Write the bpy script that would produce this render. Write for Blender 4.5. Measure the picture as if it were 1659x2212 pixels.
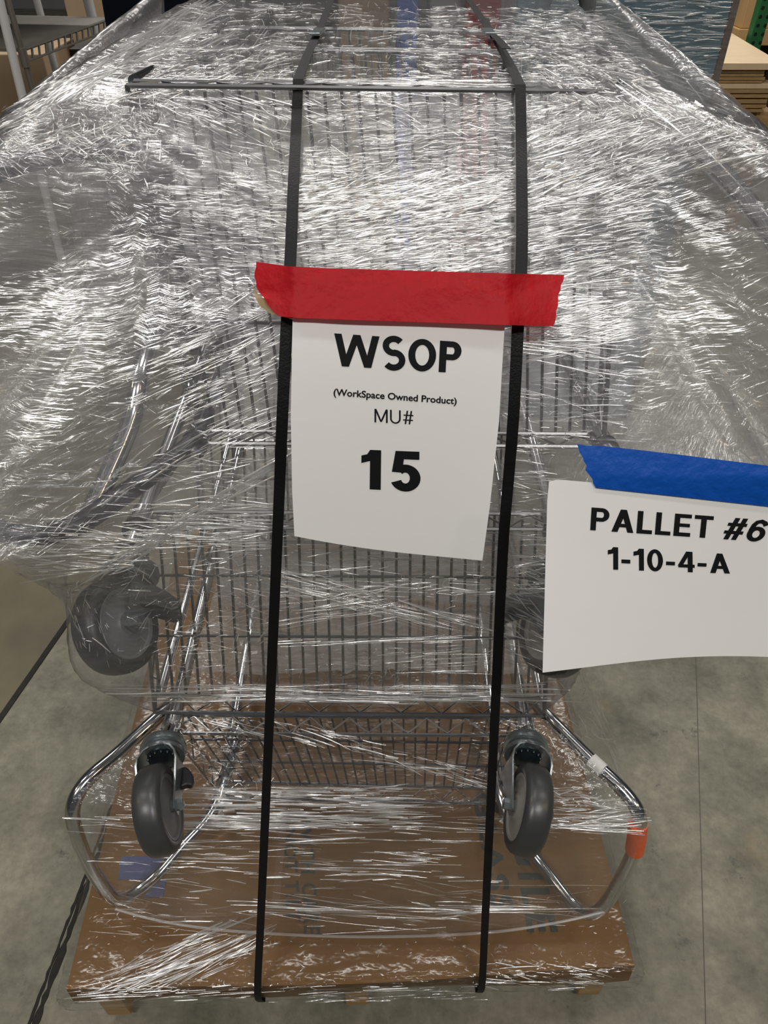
import bpy, math, random
import numpy as np
from mathutils import Vector, Matrix

random.seed(7); rng = np.random.default_rng(11)
S = bpy.context.scene
C = S.collection
for o in list(bpy.data.objects): bpy.data.objects.remove(o, do_unlink=True)

# ------------------------------------------------------------------ camera
F, W, H = 1580.0, 1659.0, 2212.0
CAMH, PITCH = 1.70, math.radians(41)
CP, SP = math.cos(PITCH), math.sin(PITCH)
cam = bpy.data.cameras.new('camera'); co = bpy.data.objects.new('camera', cam); C.objects.link(co)
co.location = (0, 0, CAMH); co.rotation_euler = (math.pi/2-PITCH, 0, 0)
cam.sensor_fit = 'HORIZONTAL'; cam.sensor_width = 36; cam.lens = 36*F/W; cam.clip_start = 0.02; cam.clip_end = 100
S.camera = co

# ------------------------------------------------------------------ light
S.view_settings.view_transform = 'Standard'; S.view_settings.look = 'None'
S.view_settings.gamma = 1; S.view_settings.use_curve_mapping = False
S.view_settings.exposure = -0.40
S.cycles.transparent_max_bounces = 28; S.cycles.max_bounces = 5
S.cycles.diffuse_bounces = 2; S.cycles.glossy_bounces = 2; S.cycles.transmission_bounces = 2
wd = bpy.data.worlds.new('warehouse_air'); S.world = wd; wd.use_nodes = True
bgn = wd.node_tree.nodes['Background']; bgn.inputs[0].default_value = (.82, .88, 1, 1); bgn.inputs[1].default_value = .06
def area(x, y, z, sx, sy, power, col=(1, .97, .92), rot=(0, 0, 0)):
    l = bpy.data.lights.new('high_bay_lamp', 'AREA'); l.shape = 'RECTANGLE'; l.size = sx; l.size_y = sy
    l.energy = power; l.color = col
    o = bpy.data.objects.new('high_bay_lamp', l); C.objects.link(o); o.location = (x, y, z); o.rotation_euler = rot
for x, y, p in ((-2.6, 1.2, 40), (0.1, 1.2, 45), (2.8, 1.2, 40), (-2.6, 4.6, 70), (0.1, 4.6, 70), (2.8, 4.6, 70),
                (-1.7, -1.7, 125), (1.5, -1.7, 125), (-2.2, 7.6, 150), (2.6, 7.6, 130)):
    area(x, y, 5.2, 1.3, .3, p)
area(3.2, -.8, 4.2, .3, .3, 26, (1, .72, .42))
area(-3.4, .2, 4.2, .3, .3, 16, (1, .74, .45))

# ------------------------------------------------------------------ pixel + depth -> world point
def P(px, py, Z):
    X = (px-829.5)/F*Z; Y = (py-1106)/F*Z
    return Vector((X, Z*CP-Y*SP, CAMH-(Z*SP+Y*CP)))
def PD(px, py, d):                       # on the horizontal plane d below the camera
    t = d/(SP+(py-1106)/F*CP)
    return P(px, py, t)
def PH(px, py, h):                       # on the vertical plane at distance h
    t = h/(CP-(py-1106)/F*SP)
    return P(px, py, t)
def V(x, h, d): return Vector((x, h, CAMH-d))

# ------------------------------------------------------------------ materials
def new_mat(name):
    m = bpy.data.materials.new(name); m.use_nodes = True
    nt = m.node_tree; nt.nodes.clear()
    out = nt.nodes.new('ShaderNodeOutputMaterial')
    return m, nt, out
def N(nt, t, **k):
    n = nt.nodes.new(t)
    for a, b in k.items(): setattr(n, a, b)
    return n
def mat(name, col, rough=.5, metal=0, var=.0, scale=8, bump=0, bscale=60, stretch=(1, 1, 1), spec=.5, col2=None):
    m, nt, out = new_mat(name)
    p = N(nt, 'ShaderNodeBsdfPrincipled'); nt.links.new(p.outputs[0], out.inputs[0])
    p.inputs['Roughness'].default_value = rough; p.inputs['Metallic'].default_value = metal
    p.inputs['Specular IOR Level'].default_value = spec
    tc = N(nt, 'ShaderNodeTexCoord'); mp = N(nt, 'ShaderNodeMapping'); mp.inputs['Scale'].default_value = stretch
    nt.links.new(tc.outputs['Object'], mp.inputs[0])
    nz = N(nt, 'ShaderNodeTexNoise'); nz.inputs['Scale'].default_value = scale; nz.inputs['Detail'].default_value = 6
    nt.links.new(mp.outputs[0], nz.inputs[0])
    r = N(nt, 'ShaderNodeValToRGB'); r.color_ramp.elements[0].position = .3; r.color_ramp.elements[1].position = .7
    c2 = col2 if col2 else tuple(c*(1-var) for c in col)
    r.color_ramp.elements[0].color = (*c2, 1); r.color_ramp.elements[1].color = (*col, 1)
    nt.links.new(nz.outputs[0], r.inputs[0]); nt.links.new(r.outputs[0], p.inputs[0])
    if bump:
        nb = N(nt, 'ShaderNodeTexNoise'); nb.inputs['Scale'].default_value = bscale; nb.inputs['Detail'].default_value = 4
        nt.links.new(mp.outputs[0], nb.inputs[0])
        b = N(nt, 'ShaderNodeBump'); b.inputs['Strength'].default_value = bump; b.inputs['Distance'].default_value = .004
        nt.links.new(nb.outputs[0], b.inputs['Height']); nt.links.new(b.outputs[0], p.inputs['Normal'])
    return m
def film_mat(name, haze, gloss=1.0, su=(5, 45), bump=.5, col=(.86, .86, .88), rough=.16, hvar=1.0, ior=1.35):
    m, nt, out = new_mat(name); L = nt.links.new
    tc = N(nt, 'ShaderNodeTexCoord')
    mp = N(nt, 'ShaderNodeMapping'); mp.inputs['Scale'].default_value = (su[0], su[1], 1); L(tc.outputs['UV'], mp.inputs[0])
    n1 = N(nt, 'ShaderNodeTexNoise'); n1.inputs['Scale'].default_value = 1.6; n1.inputs['Detail'].default_value = 3
    n1.inputs['Roughness'].default_value = .65; n1.inputs['Distortion'].default_value = .0
    L(mp.outputs[0], n1.inputs[0])
    mp2 = N(nt, 'ShaderNodeMapping'); mp2.inputs['Scale'].default_value = (3.2, 8, 1); L(tc.outputs['UV'], mp2.inputs[0])
    n2 = N(nt, 'ShaderNodeTexNoise'); n2.inputs['Scale'].default_value = 1.0; n2.inputs['Detail'].default_value = 3
    n2.inputs['Roughness'].default_value = .62; L(mp2.outputs[0], n2.inputs[0])
    mp3 = N(nt, 'ShaderNodeMapping'); mp3.inputs['Scale'].default_value = (2.2, 60, 1); mp3.inputs['Rotation'].default_value = (0, 0, .12)
    L(tc.outputs['UV'], mp3.inputs[0])
    n3 = N(nt, 'ShaderNodeTexNoise'); n3.inputs['Scale'].default_value = 2.0; n3.inputs['Detail'].default_value = 2
    L(mp3.outputs[0], n3.inputs[0])
    ma = N(nt, 'ShaderNodeMath', operation='ADD'); L(n2.outputs[0], ma.inputs[0]); L(n3.outputs[0], ma.inputs[1])
    rg = N(nt, 'ShaderNodeMapRange'); rg.inputs['From Min'].default_value = .7; rg.inputs['From Max'].default_value = 1.3
    rg.inputs['To Min'].default_value = haze*(1-.55*hvar); rg.inputs['To Max'].default_value = haze*(1+.65*hvar)
    L(ma.outputs[0], rg.inputs['Value'])
    bp = N(nt, 'ShaderNodeBump'); bp.inputs['Strength'].default_value = bump; bp.inputs['Distance'].default_value = .006
    L(n1.outputs[0], bp.inputs['Height'])
    tr = N(nt, 'ShaderNodeBsdfTransparent'); tr.inputs[0].default_value = (.985, .985, .985, 1)
    df = N(nt, 'ShaderNodeBsdfDiffuse'); df.inputs[0].default_value = (*col, 1); L(bp.outputs[0], df.inputs['Normal'])
    tl = N(nt, 'ShaderNodeBsdfTranslucent'); tl.inputs[0].default_value = (*col, 1)
    mh = N(nt, 'ShaderNodeMixShader'); mh.inputs[0].default_value = .4; L(df.outputs[0], mh.inputs[1]); L(tl.outputs[0], mh.inputs[2])
    m1 = N(nt, 'ShaderNodeMixShader'); L(rg.outputs[0], m1.inputs[0]); L(tr.outputs[0], m1.inputs[1]); L(mh.outputs[0], m1.inputs[2])
    gl = N(nt, 'ShaderNodeBsdfGlossy'); gl.inputs['Roughness'].default_value = rough; L(bp.outputs[0], gl.inputs['Normal'])
    fr = N(nt, 'ShaderNodeLayerWeight'); fr.inputs['Blend'].default_value = .5
    pw = N(nt, 'ShaderNodeMath', operation='POWER'); L(fr.outputs['Facing'], pw.inputs[0]); pw.inputs[1].default_value = 3.5
    fm = N(nt, 'ShaderNodeMath', operation='MULTIPLY_ADD'); L(pw.outputs[0], fm.inputs[0]); fm.inputs[1].default_value = .55*gloss; fm.inputs[2].default_value = .06*gloss
    fm.use_clamp = True
    m2 = N(nt, 'ShaderNodeMixShader'); L(fm.outputs[0], m2.inputs[0]); L(m1.outputs[0], m2.inputs[1]); L(gl.outputs[0], m2.inputs[2])
    L(m2.outputs[0], out.inputs[0])
    return m
def crease_mat(name, op=.75, gl=.5):
    m, nt, out = new_mat(name); L = nt.links.new
    g = N(nt, 'ShaderNodeNewGeometry')
    rg = N(nt, 'ShaderNodeMapRange'); rg.inputs['To Min'].default_value = op*.2; rg.inputs['To Max'].default_value = min(1, op*1.15)
    L(g.outputs['Random Per Island'], rg.inputs['Value'])
    tr = N(nt, 'ShaderNodeBsdfTransparent')
    df = N(nt, 'ShaderNodeBsdfDiffuse'); df.inputs[0].default_value = (.9, .9, .9, 1)
    tl = N(nt, 'ShaderNodeBsdfTranslucent'); tl.inputs[0].default_value = (.9, .9, .9, 1)
    gs = N(nt, 'ShaderNodeBsdfGlossy'); gs.inputs['Roughness'].default_value = .2; gs.inputs[0].default_value = (.95, .95, .95, 1)
    a = N(nt, 'ShaderNodeMixShader'); a.inputs[0].default_value = .4; L(df.outputs[0], a.inputs[1]); L(tl.outputs[0], a.inputs[2])
    b = N(nt, 'ShaderNodeMixShader'); b.inputs[0].default_value = gl; L(a.outputs[0], b.inputs[1]); L(gs.outputs[0], b.inputs[2])
    c = N(nt, 'ShaderNodeMixShader'); L(rg.outputs[0], c.inputs[0]); L(tr.outputs[0], c.inputs[1]); L(b.outputs[0], c.inputs[2])
    L(c.outputs[0], out.inputs[0])
    return m
def tape_mat(name, col, thru, tcol):
    m, nt, out = new_mat(name); L = nt.links.new
    tc = N(nt, 'ShaderNodeTexCoord')
    nz = N(nt, 'ShaderNodeTexNoise'); nz.inputs['Scale'].default_value = 90; nz.inputs['Detail'].default_value = 8; L(tc.outputs['Object'], nz.inputs[0])
    n2 = N(nt, 'ShaderNodeTexNoise'); n2.inputs['Scale'].default_value = 22; n2.inputs['Detail'].default_value = 3; L(tc.outputs['Object'], n2.inputs[0])
    ad = N(nt, 'ShaderNodeMath', operation='MULTIPLY_ADD'); L(n2.outputs[0], ad.inputs[0]); ad.inputs[1].default_value = 2.5; L(nz.outputs[0], ad.inputs[2])
    b = N(nt, 'ShaderNodeBump'); b.inputs['Strength'].default_value = .35; b.inputs['Distance'].default_value = .004; L(ad.outputs[0], b.inputs['Height'])
    p = N(nt, 'ShaderNodeBsdfPrincipled'); p.inputs[0].default_value = (*col, 1); p.inputs['Roughness'].default_value = .48; L(b.outputs[0], p.inputs['Normal'])
    t = N(nt, 'ShaderNodeBsdfTransparent'); t.inputs[0].default_value = (*tcol, 1); p.inputs['Specular IOR Level'].default_value = .25
    x = N(nt, 'ShaderNodeMixShader'); x.inputs[0].default_value = thru; L(p.outputs[0], x.inputs[1]); L(t.outputs[0], x.inputs[2])
    L(x.outputs[0], out.inputs[0])
    return m

M = {}
M['chrome'] = mat('chrome', (.62, .62, .63), .14, 1, .08, 14)
M['wire'] = mat('chrome_wire', (.11, .11, .115), .3, .8, .15, 20)
M['rail'] = mat('dull_chrome', (.26, .26, .265), .3, 1, .15, 20)
M['zinc'] = mat('zinc_steel', (.40, .44, .46), .26, .85, .3, 30)
M['fork'] = mat('grey_fork', (.13, .145, .15), .45, .3, .2, 20)
M['grip'] = mat('dark_handle', (.05, .05, .065), .3, .4, .2, 20)
M['blacktyre'] = mat('black_rubber', (.022, .022, .025), .4, 0, .2, 25, .05, 90)
M['bighub'] = mat('big_grey_hub', (.15, .155, .16), .42, 0, .1, 30)
M['race'] = mat('dark_race', (.035, .05, .055), .3, .7, .3, 40)
M['tyre'] = mat('grey_rubber', (.042, .044, .045), .34, 0, .12, 25, .05, 90)
M['hub'] = mat('grey_hub', (.10, .102, .105), .42, 0, .1, 30)
M['hublight'] = mat('light_hub', (.24, .23, .215), .4, 0, .1, 30)
M['black'] = mat('black_plastic', (.012, .012, .014), .35)
M['strap'] = mat('black_strap', (.006, .006, .007), .52, 0, .2, 60, .25, 420, spec=.2)
M['paper'] = mat('paper', (.765, .76, .755), .75, 0, .015, 12, .12, 14, spec=.2)
M['ink'] = mat('black_ink', (.006, .006, .007), .6, spec=.2)
M['red'] = tape_mat('red_tape', (.50, .006, .016), .38, (.80, .03, .05))
M['blue'] = tape_mat('blue_tape', (.002, .075, .40), .16, (.02, .25, .75))
M['tan'] = mat('tan_tape_back', (.30, .21, .10), .6, 0, .15, 30)
M['card'] = mat('cardboard', (.17, .092, .035), .8, 0, .16, 6, .06, 120, (1, .2, 1), spec=.15)
M['cardink'] = mat('carton_ink', (.05, .055, .05), .8, spec=.1)
M['bluepatch'] = mat('blue_print', (.05, .065, .16), .7)
M['wood'] = mat('pallet_wood', (.46, .29, .13), .75, 0, .35, 9, .15, 60, (1, 8, 8))
M['ply'] = mat('plywood', (.70, .54, .34), .7, 0, .1, 10, .03, 60, (1, 4, 1))
M['plyedge'] = mat('plywood_edge', (.40, .25, .11), .75, 0, .3, 20, .1, 60, (1, 1, 12))
M['pine'] = mat('pine_crate', (.62, .38, .16), .7, 0, .25, 6, .05, 60, (1, 1, .2))
M['green'] = mat('green_rack', (.012, .10, .035), .45, 0, .2, 10)
def slotted(name, col):
    m, nt, out = new_mat(name); L = nt.links.new
    p = N(nt, 'ShaderNodeBsdfPrincipled'); p.inputs['Roughness'].default_value = .45; L(p.outputs[0], out.inputs[0])
    tc = N(nt, 'ShaderNodeTexCoord'); v = N(nt, 'ShaderNodeTexVoronoi'); v.inputs['Scale'].default_value = 22; v.inputs['Randomness'].default_value = 0
    L(tc.outputs['Object'], v.inputs[0]); r = N(nt, 'ShaderNodeValToRGB'); r.color_ramp.elements[0].position = .30; r.color_ramp.elements[1].position = .33
    r.color_ramp.elements[0].color = (.003, .01, .005, 1); r.color_ramp.elements[1].color = (*col, 1); L(v.outputs['Distance'], r.inputs[0]); L(r.outputs[0], p.inputs[0])
    return m
M['green'] = slotted('green_rack', (.012, .11, .035))
M['bluepanel'] = mat('blue_panel', (.072, .155, .205), .6, 0, .22, 7)
M['brownedge'] = mat('brown_edge', (.10, .065, .05), .5, 0, .2, 15)
M['navy'] = mat('navy_cloth', (.004, .005, .011), .9, 0, .3, 6, spec=.1)
M['steelshelf'] = mat('steel_shelf', (.30, .28, .25), .4, .7, .15, 10)
M['pvc'] = mat('white_pipe', (.55, .55, .55), .4)
M['orange'] = mat('orange_sticker', (.85, .14, .035), .45, 0, .15, 80)
M['white'] = mat('white_label', (.6, .6, .58), .5)
M['redbox'] = mat('red_box', (.45, .02, .03), .5)
M['tanbox'] = mat('tan_box', (.42, .30, .19), .8, 0, .1, 5)
M['darkbox'] = mat('dark_bin', (.03, .025, .02), .6)
M['greybox'] = mat('grey_box', (.28, .27, .30), .6)
M['bluebox'] = mat('blue_box', (.10, .18, .6), .5)

# ------------------------------------------------------------------ mesh builder
class MB:
    def __init__(s): s.v = []; s.f = []; s.uv = None
    def add(s, v, f):
        o = len(s.v); s.v += [tuple(p) for p in v]; s.f += [tuple(i+o for i in q) for q in f]; return s
    def tube(s, pts, r, n=8, caps=True):
        pts = [Vector(p) for p in pts]; k = len(pts)
        rr = r if isinstance(r, (list, tuple)) else [r]*k
        T = [(pts[min(i+1, k-1)]-pts[max(i-1, 0)]).normalized() for i in range(k)]
        a = T[0].orthogonal().normalized(); v = []; f = []
        for i in range(k):
            a = (a-T[i]*a.dot(T[i])).normalized(); b = T[i].cross(a)
            for j in range(n):
                q = 2*math.pi*j/n; v.append(pts[i]+(a*math.cos(q)+b*math.sin(q))*rr[i])
        for i in range(k-1):
            for j in range(n):
                j2 = (j+1) % n; f.append((i*n+j, i*n+j2, (i+1)*n+j2, (i+1)*n+j))
        if caps: f.append(tuple(reversed(range(n)))); f.append(tuple((k-1)*n+j for j in range(n)))
        return s.add(v, f)
    def box(s, c, ax, ay, az):           # centre + three half-axis vectors
        c, ax, ay, az = map(Vector, (c, ax, ay, az))
        v = [c+ax*i+ay*j+az*k for i in (-1, 1) for j in (-1, 1) for k in (-1, 1)]
        f = [(0, 1, 3, 2), (4, 6, 7, 5), (0, 4, 5, 1), (2, 3, 7, 6), (0, 2, 6, 4), (1, 5, 7, 3)]
        return s.add(v, f)
    def aabox(s, x0, x1, y0, y1, z0, z1):
        return s.box(((x0+x1)/2, (y0+y1)/2, (z0+z1)/2), ((x1-x0)/2, 0, 0), (0, (y1-y0)/2, 0), (0, 0, (z1-z0)/2))
    def prism(s, poly, off):             # 3-D outline extruded by a vector
        n = len(poly); off = Vector(off); v = [Vector(p) for p in poly]+[Vector(p)+off for p in poly]
        f = [tuple(reversed(range(n))), tuple(range(n, 2*n))]+[(i, (i+1) % n, n+(i+1) % n, n+i) for i in range(n)]
        return s.add(v, f)
    def lathe(s, c, axis, prof, n=40):   # prof: (offset along axis, radius)
        c = Vector(c); axis = Vector(axis).normalized(); a = axis.orthogonal().normalized(); b = axis.cross(a); v = []; f = []
        for (z, r) in prof:
            for j in range(n):
                q = 2*math.pi*j/n; v.append(c+axis*z+(a*math.cos(q)+b*math.sin(q))*r)
        k = len(prof)
        for i in range(k-1):
            for j in range(n): j2 = (j+1) % n; f.append((i*n+j, i*n+j2, (i+1)*n+j2, (i+1)*n+j))
        f.append(tuple(reversed(range(n)))); f.append(tuple((k-1)*n+j for j in range(n)))
        return s.add(v, f)
    def build(s, name, m, parent=None, smooth=True, bevel=0):
        me = bpy.data.meshes.new(name); me.from_pydata(s.v, [], s.f); me.materials.append(m)
        if smooth: me.polygons.foreach_set('use_smooth', [True]*len(me.polygons))
        if s.uv is not None:
            u = me.uv_layers.new(name='UVMap'); li = np.empty(len(me.loops), np.int32); me.loops.foreach_get('vertex_index', li)
            u.data.foreach_set('uv', np.asarray(s.uv, np.float32)[li].ravel())
        me.update()
        o = bpy.data.objects.new(name, me); C.objects.link(o)
        if parent is not None:
            o.parent = parent; o.matrix_parent_inverse = Matrix.Translation(-(parent_world(parent)))
        if bevel:
            b = o.modifiers.new('bevel', 'BEVEL'); b.width = bevel; b.segments = 2; b.limit_method = 'ANGLE'
        if smooth:
            try: me.set_sharp_from_angle(angle=math.radians(40))
            except Exception: pass
        return o
def parent_world(p):
    v = Vector(p.location)
    return v if p.parent is None else v+Vector((0, 0, 0))
def tag(o, label, cat, group=None):
    o['label'] = label; o['category'] = cat
    if group: o['group'] = group
    return o
def struct(o): o['kind'] = 'structure'; return o
def thing(name, label, cat, loc=(0, 0, 0), group=None):
    o = bpy.data.objects.new(name, None); C.objects.link(o); o.location = loc; o.empty_display_size = .05
    return tag(o, label, cat, group)
def smooth_path(pts, n=8):
    pts = [Vector(p) for p in pts]; out = []
    for i in range(len(pts)-1):
        p0 = pts[max(i-1, 0)]; p1 = pts[i]; p2 = pts[i+1]; p3 = pts[min(i+2, len(pts)-1)]
        for k in range(n):
            t = k/n; out.append(.5*((2*p1)+(p2-p0)*t+(2*p0-5*p1+4*p2-p3)*t*t+(3*p1-p0-3*p2+p3)*t**3))
    return out+[pts[-1]]
def interp(y, tab):
    xs = [a for a, _ in tab]; return float(np.interp(y, xs, [b for _, b in tab]))

# ------------------------------------------------------------------ floor
def floor_mat():
    m, nt, out = new_mat('stained_concrete'); L = nt.links.new
    p = N(nt, 'ShaderNodeBsdfPrincipled'); L(p.outputs[0], out.inputs[0]); p.inputs['Roughness'].default_value = .55
    tc = N(nt, 'ShaderNodeTexCoord')
    def noise(sc, det=8, ro=.6):
        n = N(nt, 'ShaderNodeTexNoise'); n.inputs['Scale'].default_value = sc; n.inputs['Detail'].default_value = det
        n.inputs['Roughness'].default_value = ro; L(tc.outputs['Object'], n.inputs[0]); return n
    def ramp(n, a, b, ca, cb):
        r = N(nt, 'ShaderNodeValToRGB'); r.color_ramp.elements[0].position = a; r.color_ramp.elements[1].position = b
        r.color_ramp.elements[0].color = (*ca, 1); r.color_ramp.elements[1].color = (*cb, 1); L(n.outputs[0], r.inputs[0]); return r
    def mix(f, a, b, mode='MIX'):
        x = N(nt, 'ShaderNodeMix', data_type='RGBA', blend_type=mode)
        if isinstance(f, float): x.inputs[0].default_value = f
        else: L(f.outputs[0], x.inputs[0])
        L(a, x.inputs[6]); L(b, x.inputs[7]); return x
    base = ramp(noise(5, 10, .65), .34, .66, (.10, .095, .068), (.25, .239, .182))
    fine = ramp(noise(55, 6, .7), .3, .7, (.72, .72, .70), (1.1, 1.1, 1.08))
    a = mix(1.0, base.outputs[0], fine.outputs[0], 'MULTIPLY')
    rust = ramp(noise(2.1, 5), .60, .70, (0, 0, 0), (.55, .55, .55))
    rc = N(nt, 'ShaderNodeRGB'); rc.outputs[0].default_value = (.22, .155, .07, 1)
    b = mix(rust, a.outputs[2], rc.outputs[0])
    spots = ramp(noise(9, 6, .8), .60, .70, (0, 0, 0), (.85, .85, .85))
    dc = N(nt, 'ShaderNodeRGB'); dc.outputs[0].default_value = (.055, .055, .05, 1)
    c = mix(spots, b.outputs[2], dc.outputs[0])
    L(c.outputs[2], p.inputs[0])
    nb = noise(40, 6); bp = N(nt, 'ShaderNodeBump'); bp.inputs['Strength'].default_value = .12; L(nb.outputs[0], bp.inputs['Height']); L(bp.outputs[0], p.inputs['Normal'])
    return m
fb = MB(); fb.add([(-14, -4, 0), (14, -4, 0), (14, 26, 0), (-14, 26, 0)], [(0, 1, 2, 3)])
struct(fb.build('floor', floor_mat(), smooth=False))
wb = MB(); wb.aabox(-14, 14, 15, 15.2, 0, 7); struct(wb.build('wall_back', mat('warehouse_wall', (.22, .22, .22), .8, 0, .1, 2), smooth=False))
# the older, yellowed slab left of the joint, and the joints themselves
jm = mat('joint_filler', (.018, .016, .012), .9, 0, .4, 50)
slab = mat('yellowed_slab', (.15, .128, .07), .55, 0, .3, 4, col2=(.075, .068, .042))
def fl(px, py, lift=0): p = PD(px, py, CAMH); return Vector((p.x, p.y, lift))
a, b = fl(-60, 1640), fl(150, 1338); dr = (b-a).normalized(); b2 = b+dr*6; nrm = Vector((-dr.y, dr.x, 0))
mb = MB(); mb.prism([a-dr*1, b2, b2+nrm*5, a-dr*1+nrm*5], (0, 0, .002)); struct(mb.build('trim_1', slab, smooth=False))
mb = MB(); mb.prism([a-dr*1-nrm*.008, b2-nrm*.008, b2+nrm*.008, a-dr*1+nrm*.008], (0, 0, .003)); struct(mb.build('trim_2', jm, smooth=False))
mb = MB(); rr = random.Random(3)
for off, wd_ in ((0, .006), (.012, .003)):
    L_ = []; R_ = []
    A, B = fl(70, 2230), fl(200, 1880); D = (B-A); Nn = Vector((-D.y, D.x, 0)).normalized()
    for i in range(41):
        q = A-D*.3+D*1.8*i/40+Nn*(off+rr.uniform(-.0015, .0015)); w = wd_*rr.uniform(.5, 1.4)
        L_.append(q+Nn*w); R_.append(q-Nn*w)
    for i in range(40):
        mb.prism([R_[i], R_[i+1], L_[i+1], L_[i]], (0, 0, .002))
struct(mb.build('trim_3', jm, smooth=False))
mb = MB(); A, B = fl(1525, 2230), fl(1500, 1300); D = B-A; Nn = Vector((-D.y, D.x, 0)).normalized()
mb.prism([A-Nn*.0008, B-Nn*.0008, B+Nn*.0008, A+Nn*.0008], (0, 0, .001)); struct(mb.build('trim_4', mat('faint_saw_cut', (.10, .095, .08), .9), smooth=False))

# ------------------------------------------------------------------ pallet and flat carton
CT = 1.50                                   # carton top, below the camera
FL, FR = PD(140, 2143, CT), PD(1374, 2092, CT)
u = (FR-FL).normalized(); v = Vector((-u.y, u.x, 0)); wid = (FR-FL).length; dep = 1.22
O = Vector((FL.x, FL.y, 0))
def PL(a, b, z): return O+u*a+v*b+Vector((0, 0, z))
ZC = CAMH-CT
pal = thing('wooden_pallet', 'worn wooden pallet under the wrapped carts and flat brown carton', 'pallet', PL(wid/2, dep/2, 0))
def pbox(mb, a0, a1, b0, b1, z0, z1):
    return mb.box(PL((a0+a1)/2, (b0+b1)/2, (z0+z1)/2), u*(a1-a0)/2, v*(b1-b0)/2, Vector((0, 0, (z1-z0)/2)))
for a0 in (.03, wid/2-.02, wid-.075):
    pbox(MB(), a0, a0+.045, .01, dep-.01, .018, .116).build('stringer', M['wood'], pal, False, .003)
for i in range(7):
    b0 = .012+i*(dep-.024-.1)/6; pbox(MB(), .012, wid-.012, b0, b0+.1, .117, .134).build('deck_board', M['wood'], pal, False, .002)
for b0 in (.22, dep/2-.05, dep-.32):
    pbox(MB(), .012, wid-.012, b0, b0+.1, .001, .017).build('bottom_board', M['wood'], pal, False, .002)
# carton: front edge sags a little past the pallet, with a bent right corner
cart = thing('flat_carton', 'large flat brown carton lying on the pallet under the carts', 'carton', PL(wid/2, dep/2, .135))
mb = MB(); nx, ny = 26, 10; vs = []; fs = []
for j in range(ny+1):
    for i in range(nx+1):
        a = wid*i/nx; b = dep*j/ny
        z = ZC-(.004*math.sin(a*9)+.004 if j == 0 else 0)
        bb = b+(.006*math.sin(a*7+1) if j == 0 else 0)
        vs.append(PL(a, bb, z))
k = len(vs)
for j in range(ny+1):
    for i in range(nx+1):
        a = wid*i/nx; b = dep*j/ny
        vs.append(PL(a, b+(.004*math.sin(a*12) if j == 0 else 0), .137))
for j in range(ny):
    for i in range(nx):
        q = j*(nx+1)+i; fs.append((q, q+1, q+nx+2, q+nx+1)); fs.append((k+q, k+q+nx+1, k+q+nx+2, k+q+1))
for i in range(nx): fs.append((i, k+i, k+i+1, i+1)); q = ny*(nx+1)+i; fs.append((q, q+1, k+q+1, k+q))
for j in range(ny):
    q = j*(nx+1); fs.append((q, q+nx+1, k+q+nx+1, k+q)); q += nx; fs.append((q, k+q, k+q+nx+1, q+nx+1))
mb.add(vs, fs); mb.build('carton_body', M['card'], cart, True)
# seam line on the carton top
mb = MB(); mb.prism([PD(612, 1700, CT-.0005), PD(626, 1700, CT-.0005), PD(604, 1960, CT-.0005), PD(586, 1960, CT-.0005)], (0, 0, .0008))
mb.build('tape_seam', mat('kraft_tape', (.15, .075, .03), .5), cart, False)

def text_geo(txt, bold=.0, shear=0, spacing=1.0):
    cu = bpy.data.curves.new('txt', 'FONT'); cu.body = txt; cu.offset = bold; cu.shear = shear; cu.space_character = spacing; cu.resolution_u = 5
    o = bpy.data.objects.new('txt', cu); C.objects.link(o)
    dg = bpy.context.evaluated_depsgraph_get(); me = bpy.data.meshes.new_from_object(o.evaluated_get(dg))
    vs = np.array([v.co[:] for v in me.vertices]); fs = [tuple(p.vertices) for p in me.polygons]
    bpy.data.objects.remove(o); bpy.data.curves.remove(cu); bpy.data.meshes.remove(me)
    lo, hi = vs.min(0), vs.max(0); vs = (vs-lo)/np.where(hi-lo > 0, hi-lo, 1)
    return vs, fs
def arc(cx, cy, rx, ry, a0, a1, n=18):
    return [(cx+rx*math.cos(math.radians(a0+(a1-a0)*i/n)), cy+ry*math.sin(math.radians(a0+(a1-a0)*i/n))) for i in range(n+1)]
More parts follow.
